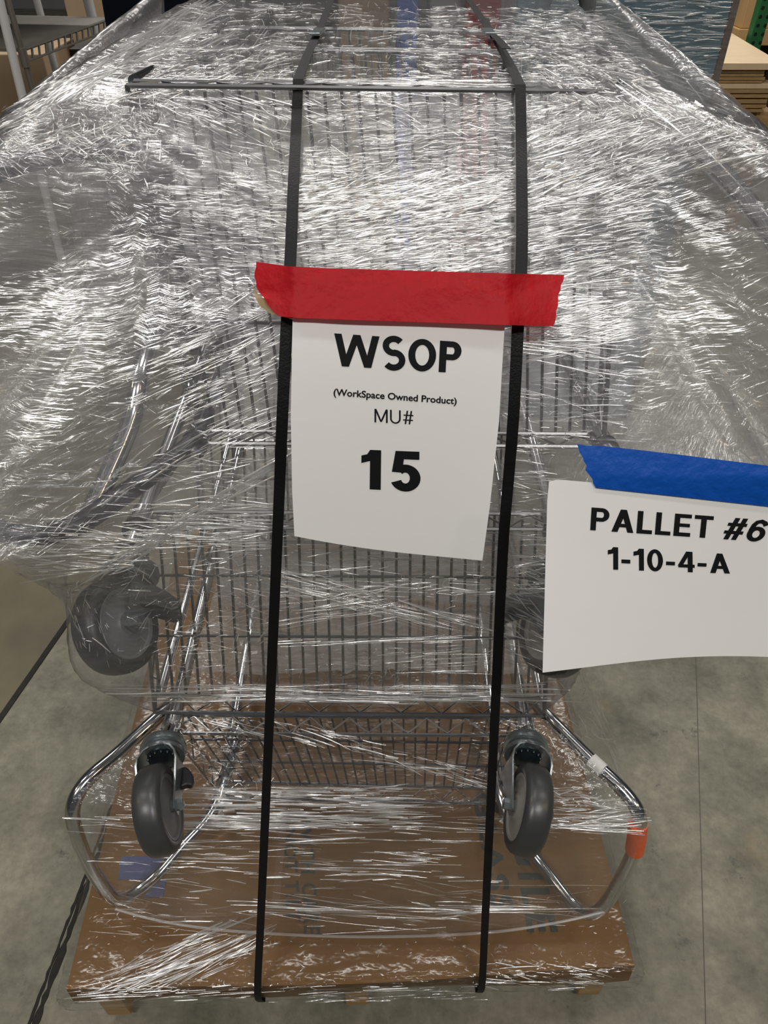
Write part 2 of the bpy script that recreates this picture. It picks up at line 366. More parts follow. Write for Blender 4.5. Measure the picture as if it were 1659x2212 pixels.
def glyphs(b):                              # b: stem width; upright sans capitals and figures on a unit cap height
    h = b*.86; q = b/2
    def ring(cx, cy, rx, ry, a0, a1, n=32): return ('e', cx, cy, rx, ry, rx-b*.97, ry-h, a0, a1, n)
    def bowl(x0, cy, ry, xr): return [('r', x0, xr-ry*.92, cy+ry-h, cy+ry), ('r', x0, xr-ry*.92, cy-ry, cy-ry+h), ring(xr-ry*.92, cy, ry*.92, ry, 90, -90)]
    S_ = arc(.345, .735, .245, .222, 38, 270, 20)+[(.37, .505)]+arc(.345, .29, .262, .238, 84, -142, 20)
    return {
        'W': (1.36, [('b', b*.5, 1, .34, 0, b*1.02), ('b', .34, 0, .68, 1, b*1.0), ('b', .68, 1, 1.02, 0, b*1.0), ('b', 1.02, 0, 1.36-b*.5, 1, b*1.02)]),
        'S': (.69, [('c', S_, b*.90)]),
        'O': (.84, [ring(.42, .5, .42, .515, 0, 360, 56)]),
        '0': (.64, [ring(.32, .5, .32, .515, 0, 360, 48)]),
        'P': (.66, [('r', 0, b, 0, 1)]+bowl(b, .70, .30, .66)),
        'M': (.92, [('r', 0, b, 0, 1), ('r', .92-b, .92, 0, 1), ('b', b*.6, 1, .46, .06, b*1.05), ('b', .46, .06, .92-b*.6, 1, b*1.05)]),
        'U': (.74, [('r', 0, b*.97, .36, 1), ('r', .74-b*.97, .74, .36, 1), ring(.37, .36, .37, .375, 180, 360)]),
        '#': (.72, [('b', .16, 0, .30, 1, b*.9), ('b', .44, 0, .58, 1, b*.9), ('r', .03, .72, .62, .62+h*.85), ('r', 0, .69, .26, .26+h*.85)]),
        'A': (.80, [('b', b*.55, 0, .40, 1, b*1.1), ('b', .40, 1, .80-b*.55, 0, b*1.1), ('r', .19, .61, .22, .22+h*.9)]),
        'L': (.56, [('r', 0, b, 0, 1), ('r', b, .56, 0, h)]),
        'E': (.61, [('r', 0, b, 0, 1), ('r', b, .61, 0, h), ('r', b, .57, .5-h*.45, .5+h*.45), ('r', b, .61, 1-h, 1)]),
        'T': (.68, [('r', .34-q, .34+q, 0, 1-h), ('r', 0, .68, 1-h, 1)]),
        '1': (.42, [('r', .42-b, .42, 0, 1), ('p', [(.42-b, .72), (.42-b, 1), (.27, 1), (.17, .90), (0, .85), (0, .66)])]),
        '5': (.63, [('r', .12, .60, 1-h, 1), ('p', [(.015, .47), (.09, 1), (.09+b*.86, 1), (.06+b*.80, .60), (.05+b*.95, .455)]), ring(.305, .325, .325, .34, 133, -158, 40)]),
        '4': (.66, [('r', .38, .38+b, 0, 1), ('r', 0, .66, .22, .22+h*.9), ('b', .07, .30, .42, 1, b*.95)]),
        '6': (.65, [ring(.325, .33, .325, .345, 0, 360, 44), ('c', [(q, .35), (q+.005, .52), (.115+q*.3, .74), (.22, .87), (.36, .925), (.50, .86), (.575, .735)], b*.9)]),
        '-': (.36, [('r', 0, .36, .30, .30+h)]),
        ' ': (.24, [])}
def stroke_geo(txt, b, gap=.14, slant=None):
    G = glyphs(b); x = 0; V_ = []; F_ = []
    for k, ch in enumerate(txt):
        w, parts = G[ch]; sl = (slant or {}).get(k, 0)
        for p in parts:
            o = len(V_)
            if p[0] == 'r': pts = [(p[1], p[3]), (p[2], p[3]), (p[2], p[4]), (p[1], p[4])]; fs = [(0, 1, 2, 3)]
            elif p[0] == 'p': pts = p[1]; fs = [tuple(range(len(pts)))]
            elif p[0] == 'e':
                _, cx, cy, rx, ry, ix, iy, a0, a1, nn = p; pts = []
                for i in range(nn+1):
                    g = math.radians(a0+(a1-a0)*i/nn); pts += [(cx+rx*math.cos(g), cy+ry*math.sin(g)), (cx+ix*math.cos(g), cy+iy*math.sin(g))]
                fs = [(2*i, 2*i+1, 2*i+3, 2*i+2) for i in range(nn)]
            elif p[0] == 'b':
                _, x0, y0, x1, y1, wd_ = p; pts = [(x0-wd_/2, y0), (x0+wd_/2, y0), (x1+wd_/2, y1), (x1-wd_/2, y1)]; fs = [(0, 1, 2, 3)]
            else:
                c = np.array(p[1]); t = np.gradient(c, axis=0)
                if np.allclose(c[0], c[-1]): t[0] = t[-1] = (c[1]-c[-2])
                t /= np.linalg.norm(t, axis=1)[:, None]+1e-9; n = np.stack([-t[:, 1], t[:, 0]], 1)*p[2]/2
                pts = [tuple(q) for pr_ in zip(c+n, c-n) for q in pr_]; fs = [(2*i, 2*i+1, 2*i+3, 2*i+2) for i in range(len(c)-1)]
            V_ += [(x+a+sl*(bb-.5), bb, 0) for a, bb in pts]; F_ += [tuple(i+o for i in f) for f in fs]
        x += w+gap
    a = np.array(V_, float); lo, hi = a.min(0), a.max(0); lo[1], hi[1] = 0, 1
    return (a-lo)/np.where(hi-lo > 0, hi-lo, 1), F_
def put_strokes(mb, txt, quad, fn, b, gap=.14, slant=None):
    vs, fs = stroke_geo(txt, b, gap, slant); TL, TR, BR, BL = [np.array(q, float) for q in quad]
    mb.add([fn(*((TL*(1-x)+TR*x)*y+(BL*(1-x)+BR*x)*(1-y))) for x, y, _ in vs], fs)
def put_text(mb, txt, quad, fn, bold=.02, shear=0, spacing=1.0):   # quad: TL, TR, BR, BL seen in the reading direction
    vs, fs = text_geo(txt, bold, shear, spacing); TL, TR, BR, BL = [np.array(q, float) for q in quad]
    pts = []
    for x, y, _ in vs:
        q = (TL*(1-x)+TR*x)*y+(BL*(1-x)+BR*x)*(1-y); pts.append(fn(q[0], q[1]))
    mb.add(pts, fs)
mb = MB(); onc = lambda x, y: PD(x, y, CT-.0012)
put_text(mb, 'WITH CARE', [(672, 1770), (692, 2018), (656, 2018), (645, 1770)], onc, .02, 0, 1.15); mb.build('printed_lettering', M['cardink'], cart, False); mb = MB()
put_text(mb, 'NOT TILT', [(638, 1790), (650, 1990), (618, 1990), (612, 1790)], onc, .02, 0, 1.15); mb.build('printed_lettering', M['cardink'], cart, False); mb = MB()
put_text(mb, 'GLASS', [(1058, 1712), (1112, 1968), (1062, 1968), (1020, 1712)], onc, .03, 0, 1.2)
mb.build('printed_lettering', M['cardink'], cart, False); mb = MB()
put_text(mb, 'FRAGILE', [(1122, 1620), (1206, 2014), (1140, 2014), (1072, 1620)], onc, .03, 0, 1.2)
mb.build('printed_lettering', M['cardink'], cart, False)
mb = MB()
for q in ([(262, 1850), (352, 1850), (345, 1900), (255, 1900)], [(318, 1900), (360, 1900), (352, 1938), (310, 1938)]):
    mb.prism([PD(x, y, CT-.0005) for x, y in reversed(q)], (0, 0, .0008))
mb.build('printed_mark', M['bluepatch'], cart, False)

# ------------------------------------------------------------------ carts lying on their sides
def bil(c, a, b):
    UL, UR, LL, LR = c
    return (UL*(1-a)+UR*a)*(1-b)+(LL*(1-a)+LR*a)*b
def wire_shelf(c, depthv, parent, nw, lip=.034, m='chrome'):
    t = -depthv.normalized()*lip
    mb = MB(); r = .0032
    for b in (0, 1):
        mb.tube([bil(c, 0, b), bil(c, 1, b)], r, 6); mb.tube([bil(c, 0, b)+t, bil(c, 1, b)+t], r, 6)
        nz = max(4, int((bil(c, 1, b)-bil(c, 0, b)).length/.032)); pts = []
        for i in range(nz+1): pts.append(bil(c, i/nz, b)+t*(.08 if i % 2 else .92))
        mb.tube(pts, .002, 5)
    for a in (0, 1):
        mb.tube([bil(c, a, 0), bil(c, a, 1)], r, 6); mb.tube([bil(c, a, 0)+t, bil(c, a, 1)+t], r, 6)
        nz = 10; mb.tube([bil(c, a, i/nz)+t*(.08 if i % 2 else .92) for i in range(nz+1)], .002, 5)
    r_w = .0019 if m == 'chrome' else .0023
    sh = mb.build('shelf', M[m], parent)
    mb = MB()
    for i in range(1, nw): mb.tube([bil(c, i/nw, 0), bil(c, i/nw, 1)], r_w, 5)
    for b in (.33, .66): mb.tube([bil(c, 0, b)-t*.06, bil(c, 1, b)-t*.06], .0026, 5)
    mb.build('wire_grid', M['wire'], sh)
def make_caster(parent, fl_c, wc, n, r=.064, w=.036, hubm='hub', forkm='zinc', pedal=None, ps=1.0, tyrem='tyre'):
    fl_c, wc = Vector(fl_c), Vector(wc); s = (wc-fl_c).normalized(); n = Vector(n); n = (n-s*n.dot(s)).normalized(); t = n.cross(s)
    L = (wc-fl_c).length; hw = w/2+.007
    mb = MB()                                              # fork: swivel race, bridge and two cheeks
    mb.lathe(fl_c-s*.004, s, [(-.006, .020), (-.004, .033), (.004, .036), (.010, .036), (.014, .030)], 36)
    mb.lathe(fl_c+s*.012, s, [(0, .034), (.004, .035), (.008, .034)], 36)
    path = [(hw, L+.011, .009), (hw+.0005, L-.004, .0115), (hw+.001, L*.82, .0135), (hw+.003, L*.62, .021), (hw+.005, L*.42, .028), (hw+.003, .034, .031), (hw*.8, .022, .032), (hw*.4, .016, .032), (0, .0145, .032)]
    path = path+[(-a, b_, c) for a, b_, c in path[-2::-1]]; vs = []; fs = []; k = len(path)
    for i, (a, b_, c) in enumerate(path):
        a0, a1 = path[max(i-1, 0)], path[min(i+1, k-1)]; tg = Vector((a1[0]-a0[0], a1[1]-a0[1])).normalized(); nn_ = Vector((tg.y, -tg.x))*.0028
        for dx, dy, tt in ((0, 0, -c), (0, 0, c), (nn_.x, nn_.y, c), (nn_.x, nn_.y, -c)): vs.append(fl_c+n*(a+dx)+s*(b_+dy)+t*tt)
    for i in range(k-1):
        for j in range(4): fs.append((i*4+j, i*4+(j+1) % 4, (i+1)*4+(j+1) % 4, (i+1)*4+j))
    fs += [(0, 1, 2, 3), tuple((k-1)*4+j for j in (3, 2, 1, 0))]
    mb.add(vs, fs)
    ca = mb.build('caster', M[forkm], parent, True)
    mb = MB(); mb.lathe(fl_c+s*.017, s, [(0, .027), (.006, .026), (.009, .018), (.012, .010), (.013, .003)], 30)
    for k in range(14):
        q = 2*math.pi*k/14; mb.lathe(fl_c+s*.018+(n*math.cos(q)+t*math.sin(q))*.024*.9, s, [(0, .003), (.007, .0028), (.009, .001)], 8)
    mb.build('bearing', M['race'], ca)
    h = w/2
    mb = MB(); mb.lathe(wc, n, [(-h*.55, r*.70), (-h*.92, r*.74), (-h, r*.80), (-h*.94, r*.90), (-h*.72, r*.965), (-h*.4, r*.992), (0, r), (h*.4, r*.992), (h*.72, r*.965), (h*.94, r*.90), (h, r*.80), (h*.92, r*.74), (h*.55, r*.70)], 72)
    mb.build('tyre', M[tyrem], ca)
    mb = MB(); mb.lathe(wc, n, [(-h*1.0, .012), (-h*1.0, .016), (-h*.84, .02), (-h*.80, r*.64), (-h*.90, r*.66), (-h*.93, r*.72), (-h*.8, r*.76), (h*.8, r*.76), (h*.93, r*.72), (h*.90, r*.66), (h*.80, r*.64), (h*.84, .02), (h*1.0, .016), (h*1.0, .012)], 60)
    mb.build('wheel_hub', M[hubm], ca)
    mb = MB(); mb.lathe(wc, n, [(-hw-.011, .004), (-hw-.010, .008), (-hw-.003, .009), (hw+.003, .009), (hw+.010, .008), (hw+.011, .004)], 6)
    mb.build('axle_bolt', M['zinc'], ca, False)
    if pedal is not None:
        pd = Vector(pedal).normalized(); b = fl_c+s*(.045 if ps == 1 else .06)+pd*(0 if ps == 1 else .012)
        mb = MB(); side = pd.cross(s).normalized()
        pts = [(0, -.018), (.02, -.02), (.045, -.012), (.062, -.002), (.066, .008), (.055, .016), (.03, .014), (0, .018)]
        mb.prism([b+pd*(.018+a*ps)+s*c-side*.019*ps for a, c in pts], side*.038*ps)
        mb.build('brake_pedal', M['black'], ca, False, .004)
    return ca
def collar(mb, c, axis, r=.0185, l=.03):
    mb.lathe(c, axis, [(-l, r*.86), (0, r), (.004, r*1.06)], 24)
def make_cart(label, corners, back, nw, nsh=3, postr=.0115, plain=(), m='rail'):
    root = thing('wire_utility_cart', label, 'cart', (corners[0]+corners[1]+corners[2]+corners[3])/4, 'wire carts wrapped on the pallet')
    back = Vector(back)
    for k in range(nsh): wire_shelf([c+back*k/(nsh-1) for c in corners], back, root, nw, m=m)
    f = -back.normalized()
    for ci, c in enumerate(corners):
        if ci in plain:
            MB().tube([c+f*.0, c+back+back.normalized()*.01], postr*.7, 12).build('post', M['chrome'], root); continue
        MB().tube([c+f*.07, c+back+back.normalized()*.03], postr, 16).build('post', M['chrome'], root)
        for k in range(nsh):
            m2 = MB(); collar(m2, c+back*k/(nsh-1)+f*.03, f); m2.build('shelf_sleeve', M['chrome'], root)
        m2 = MB(); m2.lathe(c+f*.04, f, [(0, .017), (.001, .0195), (.007, .0195), (.009, .015)], 24); m2.build('collar_ring', M['black'], root)
    return root
def handle(root, pts, r=.0115, m='chrome'):
    return MB().tube(smooth_path(pts, 8), r, 18).build('handle', M[m], root)

# top cart (handles toward the viewer)
TC = [P(290, 176, .92), P(1330, 190, .92), P(432, 930, 1.06), P(1292, 938, 1.06)]
top = make_cart('topmost wire cart on the stack, lying on its side behind the paper sign', TC, (0, .82, -.05), 28, plain=(0, 1))
handle(top, [TC[2]+Vector((0, .05, 0)), P(425, 945, 1.035), P(380, 985, .99), P(250, 1080, .89), P(150, 1140, .845), P(40, 1156, .835), P(-90, 1110, .82), P(-190, 1000, .80), P(-200, 780, .80), P(-170, 560, .82), P(-60, 400, .86), P(110, 335, .89), P(268, 318, .93), P(430, 346, 1.0)], .013, 'grip')
handle(top, [P(350, 640, 1.0), P(306, 800, .94), P(286, 900, .93), P(242, 1010, .91), P(176, 1145, .88)], .0125)
handle(top, [TC[3]+Vector((0, .05, 0)), P(1300, 955, 1.035), P(1340, 1000, .99), P(1450, 1090, .92), P(1560, 1150, .87), P(1670, 1160, .84), P(1740, 1040, .82), P(1765, 850, .82), P(1730, 640, .83), P(1640, 470, .86), P(1480, 300, .9), TC[1]])
# middle cart (casters toward the viewer)
MC = [P(310, 1105, 1.08), P(1190, 1110, 1.08), P(345, 1500, 1.2), P(1168, 1507, 1.2)]
mid = make_cart('middle wire cart of the stack, its big wheels bagged in film', MC, (0, .80, 0.0), 29, plain=(2, 3))
def viewn(pt, a, b, c=0):
    vw = (Vector((0, 0, CAMH))-pt).normalized(); upv = Vector((0, SP, CP))
    return vw*a+Vector((1, 0, 0))*b+upv*c
wl = P(252, 1352, 1.02); fl_ = P(292, 1235, 1.08)
make_caster(mid, fl_, wl, viewn(wl, .62, .78), .068, .044, 'bighub', 'fork', (1, -.15, -.15), 1.0, 'blacktyre')
wr = P(1206, 1358, 1.02); fr_ = P(1190, 1235, 1.08)
make_caster(mid, fr_, wr, viewn(wr, .62, -.78), .068, .044, 'hublight', 'fork', (-1, -.15, -.15), 1.0, 'blacktyre')
# lower cart (casters and handles toward the viewer)
LC = [P(378, 1545, 1.25), P(1131, 1551, 1.25), P(484, 1688, 1.53), P(1082, 1702, 1.53)]
low = make_cart('lowest wire cart of the stack, bare wheels hanging over the carton', LC, (0, .78, 0.02), 29, m='chrome')
wl2 = P(343, 1749, 1.075)
make_caster(low, P(353, 1615, 1.165), wl2, viewn(wl2, .2, 1.0, .0), .0655, .040, 'hub', 'zinc', (1, .1, -.1), .3)
wr2 = P(1140, 1748, 1.075)
make_caster(low, P(1136, 1612, 1.165), wr2, viewn(wr2, .26, -1.0), .0655, .040, 'hublight', 'zinc')
for c, f2 in ((LC[0], P(353, 1612, 1.168)), (LC[1], P(1136, 1609, 1.168))):
    MB().tube([c+Vector((0, -.02, 0)), f2], .0125, 16).build('caster_stem', M['chrome'], low)
hl = handle(low, [P(395, 1500, 1.32), P(340, 1550, 1.27), P(255, 1628, 1.22), P(185, 1690, 1.18), P(157, 1750, 1.17), P(172, 1822, 1.2), P(212, 1900, 1.28), P(258, 1945, 1.345), P(330, 1900, 1.40), P(400, 1822, 1.44), P(455, 1760, 1.47), P(485, 1690, 1.5), P(512, 1590, 1.52), P(520, 1560, 1.56)], .0118)
hr = handle(low, [P(1150, 1510, 1.32), P(1190, 1555, 1.27), P(1275, 1640, 1.22), P(1350, 1712, 1.18), P(1381, 1765, 1.17), P(1375, 1822, 1.21), P(1345, 1890, 1.28), P(1300, 1960, 1.33), P(1250, 1965, 1.37), P(1170, 1868, 1.44), P(1108, 1790, 1.47), P(1080, 1720, 1.5), P(1066, 1650, 1.52), P(1064, 1600, 1.56)], .0118)
MB().tube([P(1378, 1778, 1.176), P(1376, 1806, 1.198), P(1371, 1836, 1.226)], .0155, 18).build('sticker', M['orange'], hr)
MB().tube([P(1276, 1641, 1.213), P(1302, 1665, 1.20)], .0128, 18).build('sticker', M['white'], hr)

# ------------------------------------------------------------------ stretch wrap
def sample_grid(rows, nu, nv):
    """rows: list of equal-length lists of Vectors; returns a smooth nv x nu array"""
    A = np.array([[list(p) for p in r] for r in rows])
    def cr(A, n, ax):
        A = np.moveaxis(A, ax, 0); k = A.shape[0]; out = []
        for i in range(n):
            s = i/(n-1)*(k-1); j = min(int(s), k-2); t = s-j
            p0, p1, p2, p3 = A[max(j-1, 0)], A[j], A[j+1], A[min(j+2, k-1)]
            out.append(.5*(2*p1+(p2-p0)*t+(2*p0-5*p1+4*p2-p3)*t*t+(3*p1-p0-3*p2+p3)*t**3))
        return np.moveaxis(np.array(out), 0, ax)
    return cr(cr(A, nv, 0), nu, 1)
SHEETS = []
def proj(A):
    x, y, z = A[..., 0], A[..., 1], CAMH-A[..., 2]
    Z = y*CP+z*SP; Y = z*CP-y*SP
    return x/Z*F+829.5, Y/Z*F+1106, Z
def sheet(name, rows, m, parent, nu=90, nv=90, reg=True, wob=.0015):
    A = sample_grid(rows, nu, nv); nv_, nu_ = A.shape[:2]
    A = A+rng.normal(0, wob, A.shape)*.6
    du = np.zeros(A.shape[:2]); dv = np.zeros(A.shape[:2])
    du[:, 1:] = np.cumsum(np.linalg.norm(np.diff(A, axis=1), axis=2), axis=1); dv[1:] = np.cumsum(np.linalg.norm(np.diff(A, axis=0), axis=2), axis=0)
    mb = MB(); mb.v = [tuple(p) for p in A.reshape(-1, 3)]
    mb.f = [(j*nu_+i, j*nu_+i+1, (j+1)*nu_+i+1, (j+1)*nu_+i) for j in range(nv_-1) for i in range(nu_-1)]
    mb.uv = np.stack([du.ravel(), dv.ravel()], 1)
    o = mb.build(name, m, parent)
    if reg: SHEETS.append(A)
    return o
wrap = thing('stretch_wrap', 'clear crinkled stretch film wound around the stacked carts and carton', 'stretch film', PL(wid/2, dep/2, ZC))
FM_top = film_mat('film_heavy', .09, 1.4, bump=.4)
FM_und = film_mat('film_under', .07, 1.0)
FM_low = film_mat('film_low', .035, 1.0, (4, 60))
FM_base = film_mat('film_base', .015, .7, (9, 14), .5)
FM_in = film_mat('film_inner', .38, .5)
def trow(h, d, xl, xr, xs=(.12, .3, .5, .7, .88), bow=0):
    l = [V(xl-.03, h+.02, d+.42), V(xl-.022, h, d+.16), V(xl, h, d+.004)]
    l += [V(xl+(xr-xl)*s, h, d-bow*math.sin(math.pi*s)) for s in xs]
    return l+[V(xr, h, d+.004), V(xr+.022, h, d+.16), V(xr+.03, h+.02, d+.42)]
def frow(left, mids, right, sb=.03):
    L0, R0 = left, right
    l = [L0+Vector((-.02, .85, .02)), L0+Vector((-sb, .25, 0)), L0]
    return l+mids+[R0, R0+Vector((sb, .25, 0)), R0+Vector((.02, .85, .02))]
SX = (250, 540, 860, 1160, 1420)
def mids(y, Zc, dzs=0.0, ys=None, xs=SX):
    return [P(x, (ys[i] if ys else y), Zc+dzs*abs((x-860)/600)**1.5) for i, x in enumerate(xs)]
rows = [trow(2.00, .205, -.42, .42), trow(1.55, .20, -.43, .385), trow(1.07, .198, -.42, .352, bow=.004),
        frow(V(-.425, .93, .212), [P(200, 290, .84), P(480, 270, .90), P(880, 285, .885), P(1180, 295, .865), P(1440, 300, .81)], V(.385, .86, .205)),
        frow(V(-.49, .80, .27), mids(410, .845, -.04), V(.46, .76, .26)),
        frow(V(-.53, .72, .38), mids(550, .80, 0), V(.51, .71, .37)),
        frow(V(-.545, .68, .47), mids(700, .792, 0), V(.53, .69, .46)),
        frow(V(-.53, .61, .53), mids(900, .822, -.02), V(.53, .65, .54)),
        frow(V(-.50, .575, .565), mids(1050, .86, -.03, (1060, 1050, 1050, 1050, 1060)), V(.51, .63, .60)),
        frow(P(-20, 1188, .79), [P(160, 1225, .86), P(480, 1180, .90), P(860, 1180, .905), P(1160, 1180, .90), P(1400, 1190, .86)], P(1640, 1190, .85)),
        frow(P(138, 1275, .93), [P(200, 1300, .93), P(480, 1300, .955), P(860, 1300, .958), P(1130, 1300, .95), P(1225, 1300, .94)], P(1268, 1290, .95), .01),
        frow(P(168, 1425, 1.0), [P(245, 1468, .985), P(480, 1420, 1.03), P(860, 1420, 1.035), P(1110, 1430, 1.01), P(1210, 1470, .99)], P(1250, 1425, 1.0), .01),
        frow(P(338, 1520, 1.2), [P(400, 1524, 1.185), P(560, 1524, 1.18), P(860, 1526, 1.18), P(1050, 1528, 1.18), P(1120, 1528, 1.185)], P(1172, 1528, 1.2), .01)]
sheet('upper_film', rows, FM_top, wrap, 120, 150)
# an earlier turn of the same film just underneath
sheet('under_film', [[p+Vector((0, .014, -.004)) for p in r] for r in rows[2:11]], FM_und, wrap, 100, 110, False, .003)
# film wound around each cart separately, seen through the outer layers
inner = []
for dd, h0, h1, xl, xr in ((.63, .90, 1.62, -.29, .31), (1.035, .77, 1.55, -.33, .28)):
    inner.append([[V(xl+(xr-xl)*i/4, h0+(h1-h0)*j/3, dd+.008*math.sin(i*2.1+j)) for i in range(5)] for j in range(4)])
sheet('inner_film', inner[0], FM_in, wrap, 40, 40, False, .004); sheet('inner_film', inner[1], FM_in, wrap, 40, 40, False, .004)
sheet('inner_film', [[V(-.34+.66*i/4, 1.22+.02*math.sin(i*1.7+j), .23+.40*j/3) for i in range(5)] for j in range(4)], FM_in, wrap, 40, 40, False, .004)
sheet('inner_film', [[V(-.31+.58*i/4, .93+.015*math.sin(i*2+j), .70+.34*j/3) for i in range(5)] for j in range(4)], FM_in, wrap, 40, 40, False, .0008)
# film over the lower handles
lows = []
for (lx, ly, lz), (rx, ry, rz), my, mz in (
        ((372, 1545, 1.225), (1165, 1545, 1.225), 1548, 1.205), ((292, 1612, 1.195), (1242, 1612, 1.195), 1612, 1.215),
        ((192, 1690, 1.16), (1350, 1702, 1.16), 1690, 1.20), ((146, 1755, 1.15), (1397, 1772, 1.15), 1760, 1.18),
        ((172, 1832, 1.185), (1380, 1832, 1.19), 1850, 1.215), ((208, 1900, 1.25), (1348, 1900, 1.25), 1930, 1.27),
        ((250, 1962, 1.32), (1304, 1968, 1.32), 2022, 1.35)):
    r = [P(lx, ly, lz)]
    for s, k in ((.1, .45), (.25, .8), (.5, 1.0), (.75, .85), (.9, .45)):
        x = lx+(rx-lx)*s; ye = ly+(ry-ly)*s; r.append(P(x, ye+(my-ye)*k, (lz+(rz-lz)*s)*(1-k)+mz*k))
    lows.append(r+[P(rx, ry, rz)])
sheet('lower_film', lows, FM_low, wrap, 90, 70)
MB().tube([p+Vector((0, -.002, .002)) for p in smooth_path(lows[-1], 12)], .0024, 8).build('film_edge', crease_mat('rolled_film_edge', .42, .4), wrap)
# side sheets between the wheels and the carton
sheet('side_film', [[P(246, 1462, 1.10), P(300, 1462, 1.09), P(350, 1440, 1.10)], [P(215, 1570, 1.3), P(280, 1580, 1.3), P(360, 1560, 1.3)], [PD(185, 1900, CT-.002), PD(230, 1800, CT-.002), PD(330, 1700, CT-.002)]], FM_low, wrap, 24, 40)
sheet('side_film', [[P(1165, 1450, 1.10), P(1210, 1455, 1.09), P(1258, 1440, 1.10)], [P(1185, 1560, 1.3), P(1250, 1560, 1.3), P(1298, 1540, 1.3)], [PD(1200, 1720, CT-.002), PD(1290, 1720, CT-.002), PD(1345, 1690, CT-.002)]], FM_low, wrap, 24, 40)
# film over the carton
bs = []
for b_, z_ in ((.75, ZC+.004), (.4, ZC+.005), (.15, ZC+.004), (.03, ZC+.004), (-.004, ZC+.001), (-.010, ZC-.02), (-.008, .125)):
    bs.append([PL(-.008, b_+.01, min(z_, .15)), PL(-.007, b_, z_-.003)]+[PL(wid*i/8, b_, z_) for i in range(1, 8)]+[PL(wid+.007, b_, z_-.003), PL(wid+.008, b_+.01, min(z_, .15))])
sheet('base_film', bs, FM_base, wrap, 90, 60)

# depth of the nearest film at every 6 px cell, used to lay the creases on the film
CS = 6; bw, bh = int(W/CS)+2, int(H/CS)+2
zb = np.full((bh, bw), 9.0)
for A in SHEETS:
    px, py, Zz = proj(A)
    for s in np.linspace(0, 1, 5):
        for t in np.linspace(0, 1, 5):
            def q(B): return (B[:-1, :-1]*(1-s)+B[:-1, 1:]*s)*(1-t)+(B[1:, :-1]*(1-s)+B[1:, 1:]*s)*t
            x, y, z = q(px), q(py), q(Zz); ix = np.round(x/CS).astype(int); iy = np.round(y/CS).astype(int)
            ok = (ix >= 0) & (ix < bw) & (iy >= 0) & (iy < bh)
            np.minimum.at(zb, (iy[ok], ix[ok]), z[ok])
zs = zb.copy()
for _ in range(2):                                        # close pin-holes
    for dy, dx in ((0, 1), (1, 0), (0, -1), (-1, 0)):
        r_ = np.roll(zs, (dy, dx), (0, 1)); zs = np.where(zs > 8, r_, zs)
def zat(x, y):
    if x < -20 or y < -4 or x > W+20 or y > H: return None
    fx = min(max(x/CS, 0), bw-1.001); fy = min(max(y/CS, 0), bh-1.001); i, j = int(fx), int(fy); a, b = fx-i, fy-j
    q = zs[j:j+2, i:i+2]
    if q.max() > 5: return None
    return float((q[0, 0]*(1-a)+q[0, 1]*a)*(1-b)+(q[1, 0]*(1-a)+q[1, 1]*a)*b)

class Strands:
    def __init__(s): s.v = []; s.f = []; s.n = 0
    def add(s, pts, r):
        k = len(pts); a = np.array(pts); t = np.gradient(a, axis=0); t /= np.linalg.norm(t, axis=1)[:, None]+1e-9
        vw = np.array([0, 0, CAMH])-a; vw /= np.linalg.norm(vw, axis=1)[:, None]
        n = vw-t*np.sum(vw*t, 1)[:, None]; n /= np.linalg.norm(n, axis=1)[:, None]+1e-9; b = np.cross(t, n)
        w = r*(.25+.75*np.sin(np.pi*(np.arange(k)+.5)/k))[:, None]
        ring = [b*w, n*w*.9, -b*w]
        V_ = np.stack([a+q for q in ring], 1).reshape(-1, 3); o = s.n
        s.v.append(V_); s.n += 3*k
        for i in range(k-1):
            for j in range(2): s.f.append((o+i*3+j, o+i*3+j+1, o+(i+1)*3+j+1, o+(i+1)*3+j))
    def build(s, name, m, parent):
        mb = MB(); mb.v = [tuple(p) for p in np.concatenate(s.v)]; mb.f = s.f
        me = bpy.data.meshes.new(name); me.from_pydata(mb.v, [], mb.f); me.materials.append(m)
        me.polygons.foreach_set('use_smooth', [True]*len(me.polygons)); me.update()
        o = bpy.data.objects.new(name, me); C.objects.link(o); o.parent = parent; o.matrix_parent_inverse = Matrix.Translation(-Vector(parent.location)); o['kind'] = 'stuff'
        return o
ST_b, ST_s = Strands(), Strands()                          # sharp folds, soft folds
R = random.Random(21)
def inpoly(x, y, p):
    c = False; j = len(p)-1
    for i in range(len(p)):
        if (p[i][1] > y) != (p[j][1] > y) and x < (p[j][0]-p[i][0])*(y-p[i][1])/(p[j][1]-p[i][1])+p[i][0]: c = not c
        j = i
    return c
def strand(x, y, ang, ln, wpx, curve, st, off=.0022):
    n = max(3, min(9, int(ln/14)+2)); pts = []; a = math.radians(ang)-curve*.5; step = ln/(n-1)
    cx, cy = x-math.cos(a)*ln/2, y-math.sin(a)*ln/2; z0 = None
    for i in range(n):
        z = zat(cx, cy)
        if z is None or (z0 is not None and abs(z-z0) > .12): break
        z0 = z; pts.append(P(cx, cy, z-off)); cx += math.cos(a)*step; cy += math.sin(a)*step; a += curve/(n-1)+R.gauss(0, .015)
    if len(pts) >= 3: st.add([tuple(p) for p in pts], wpx*.66*z0/F)
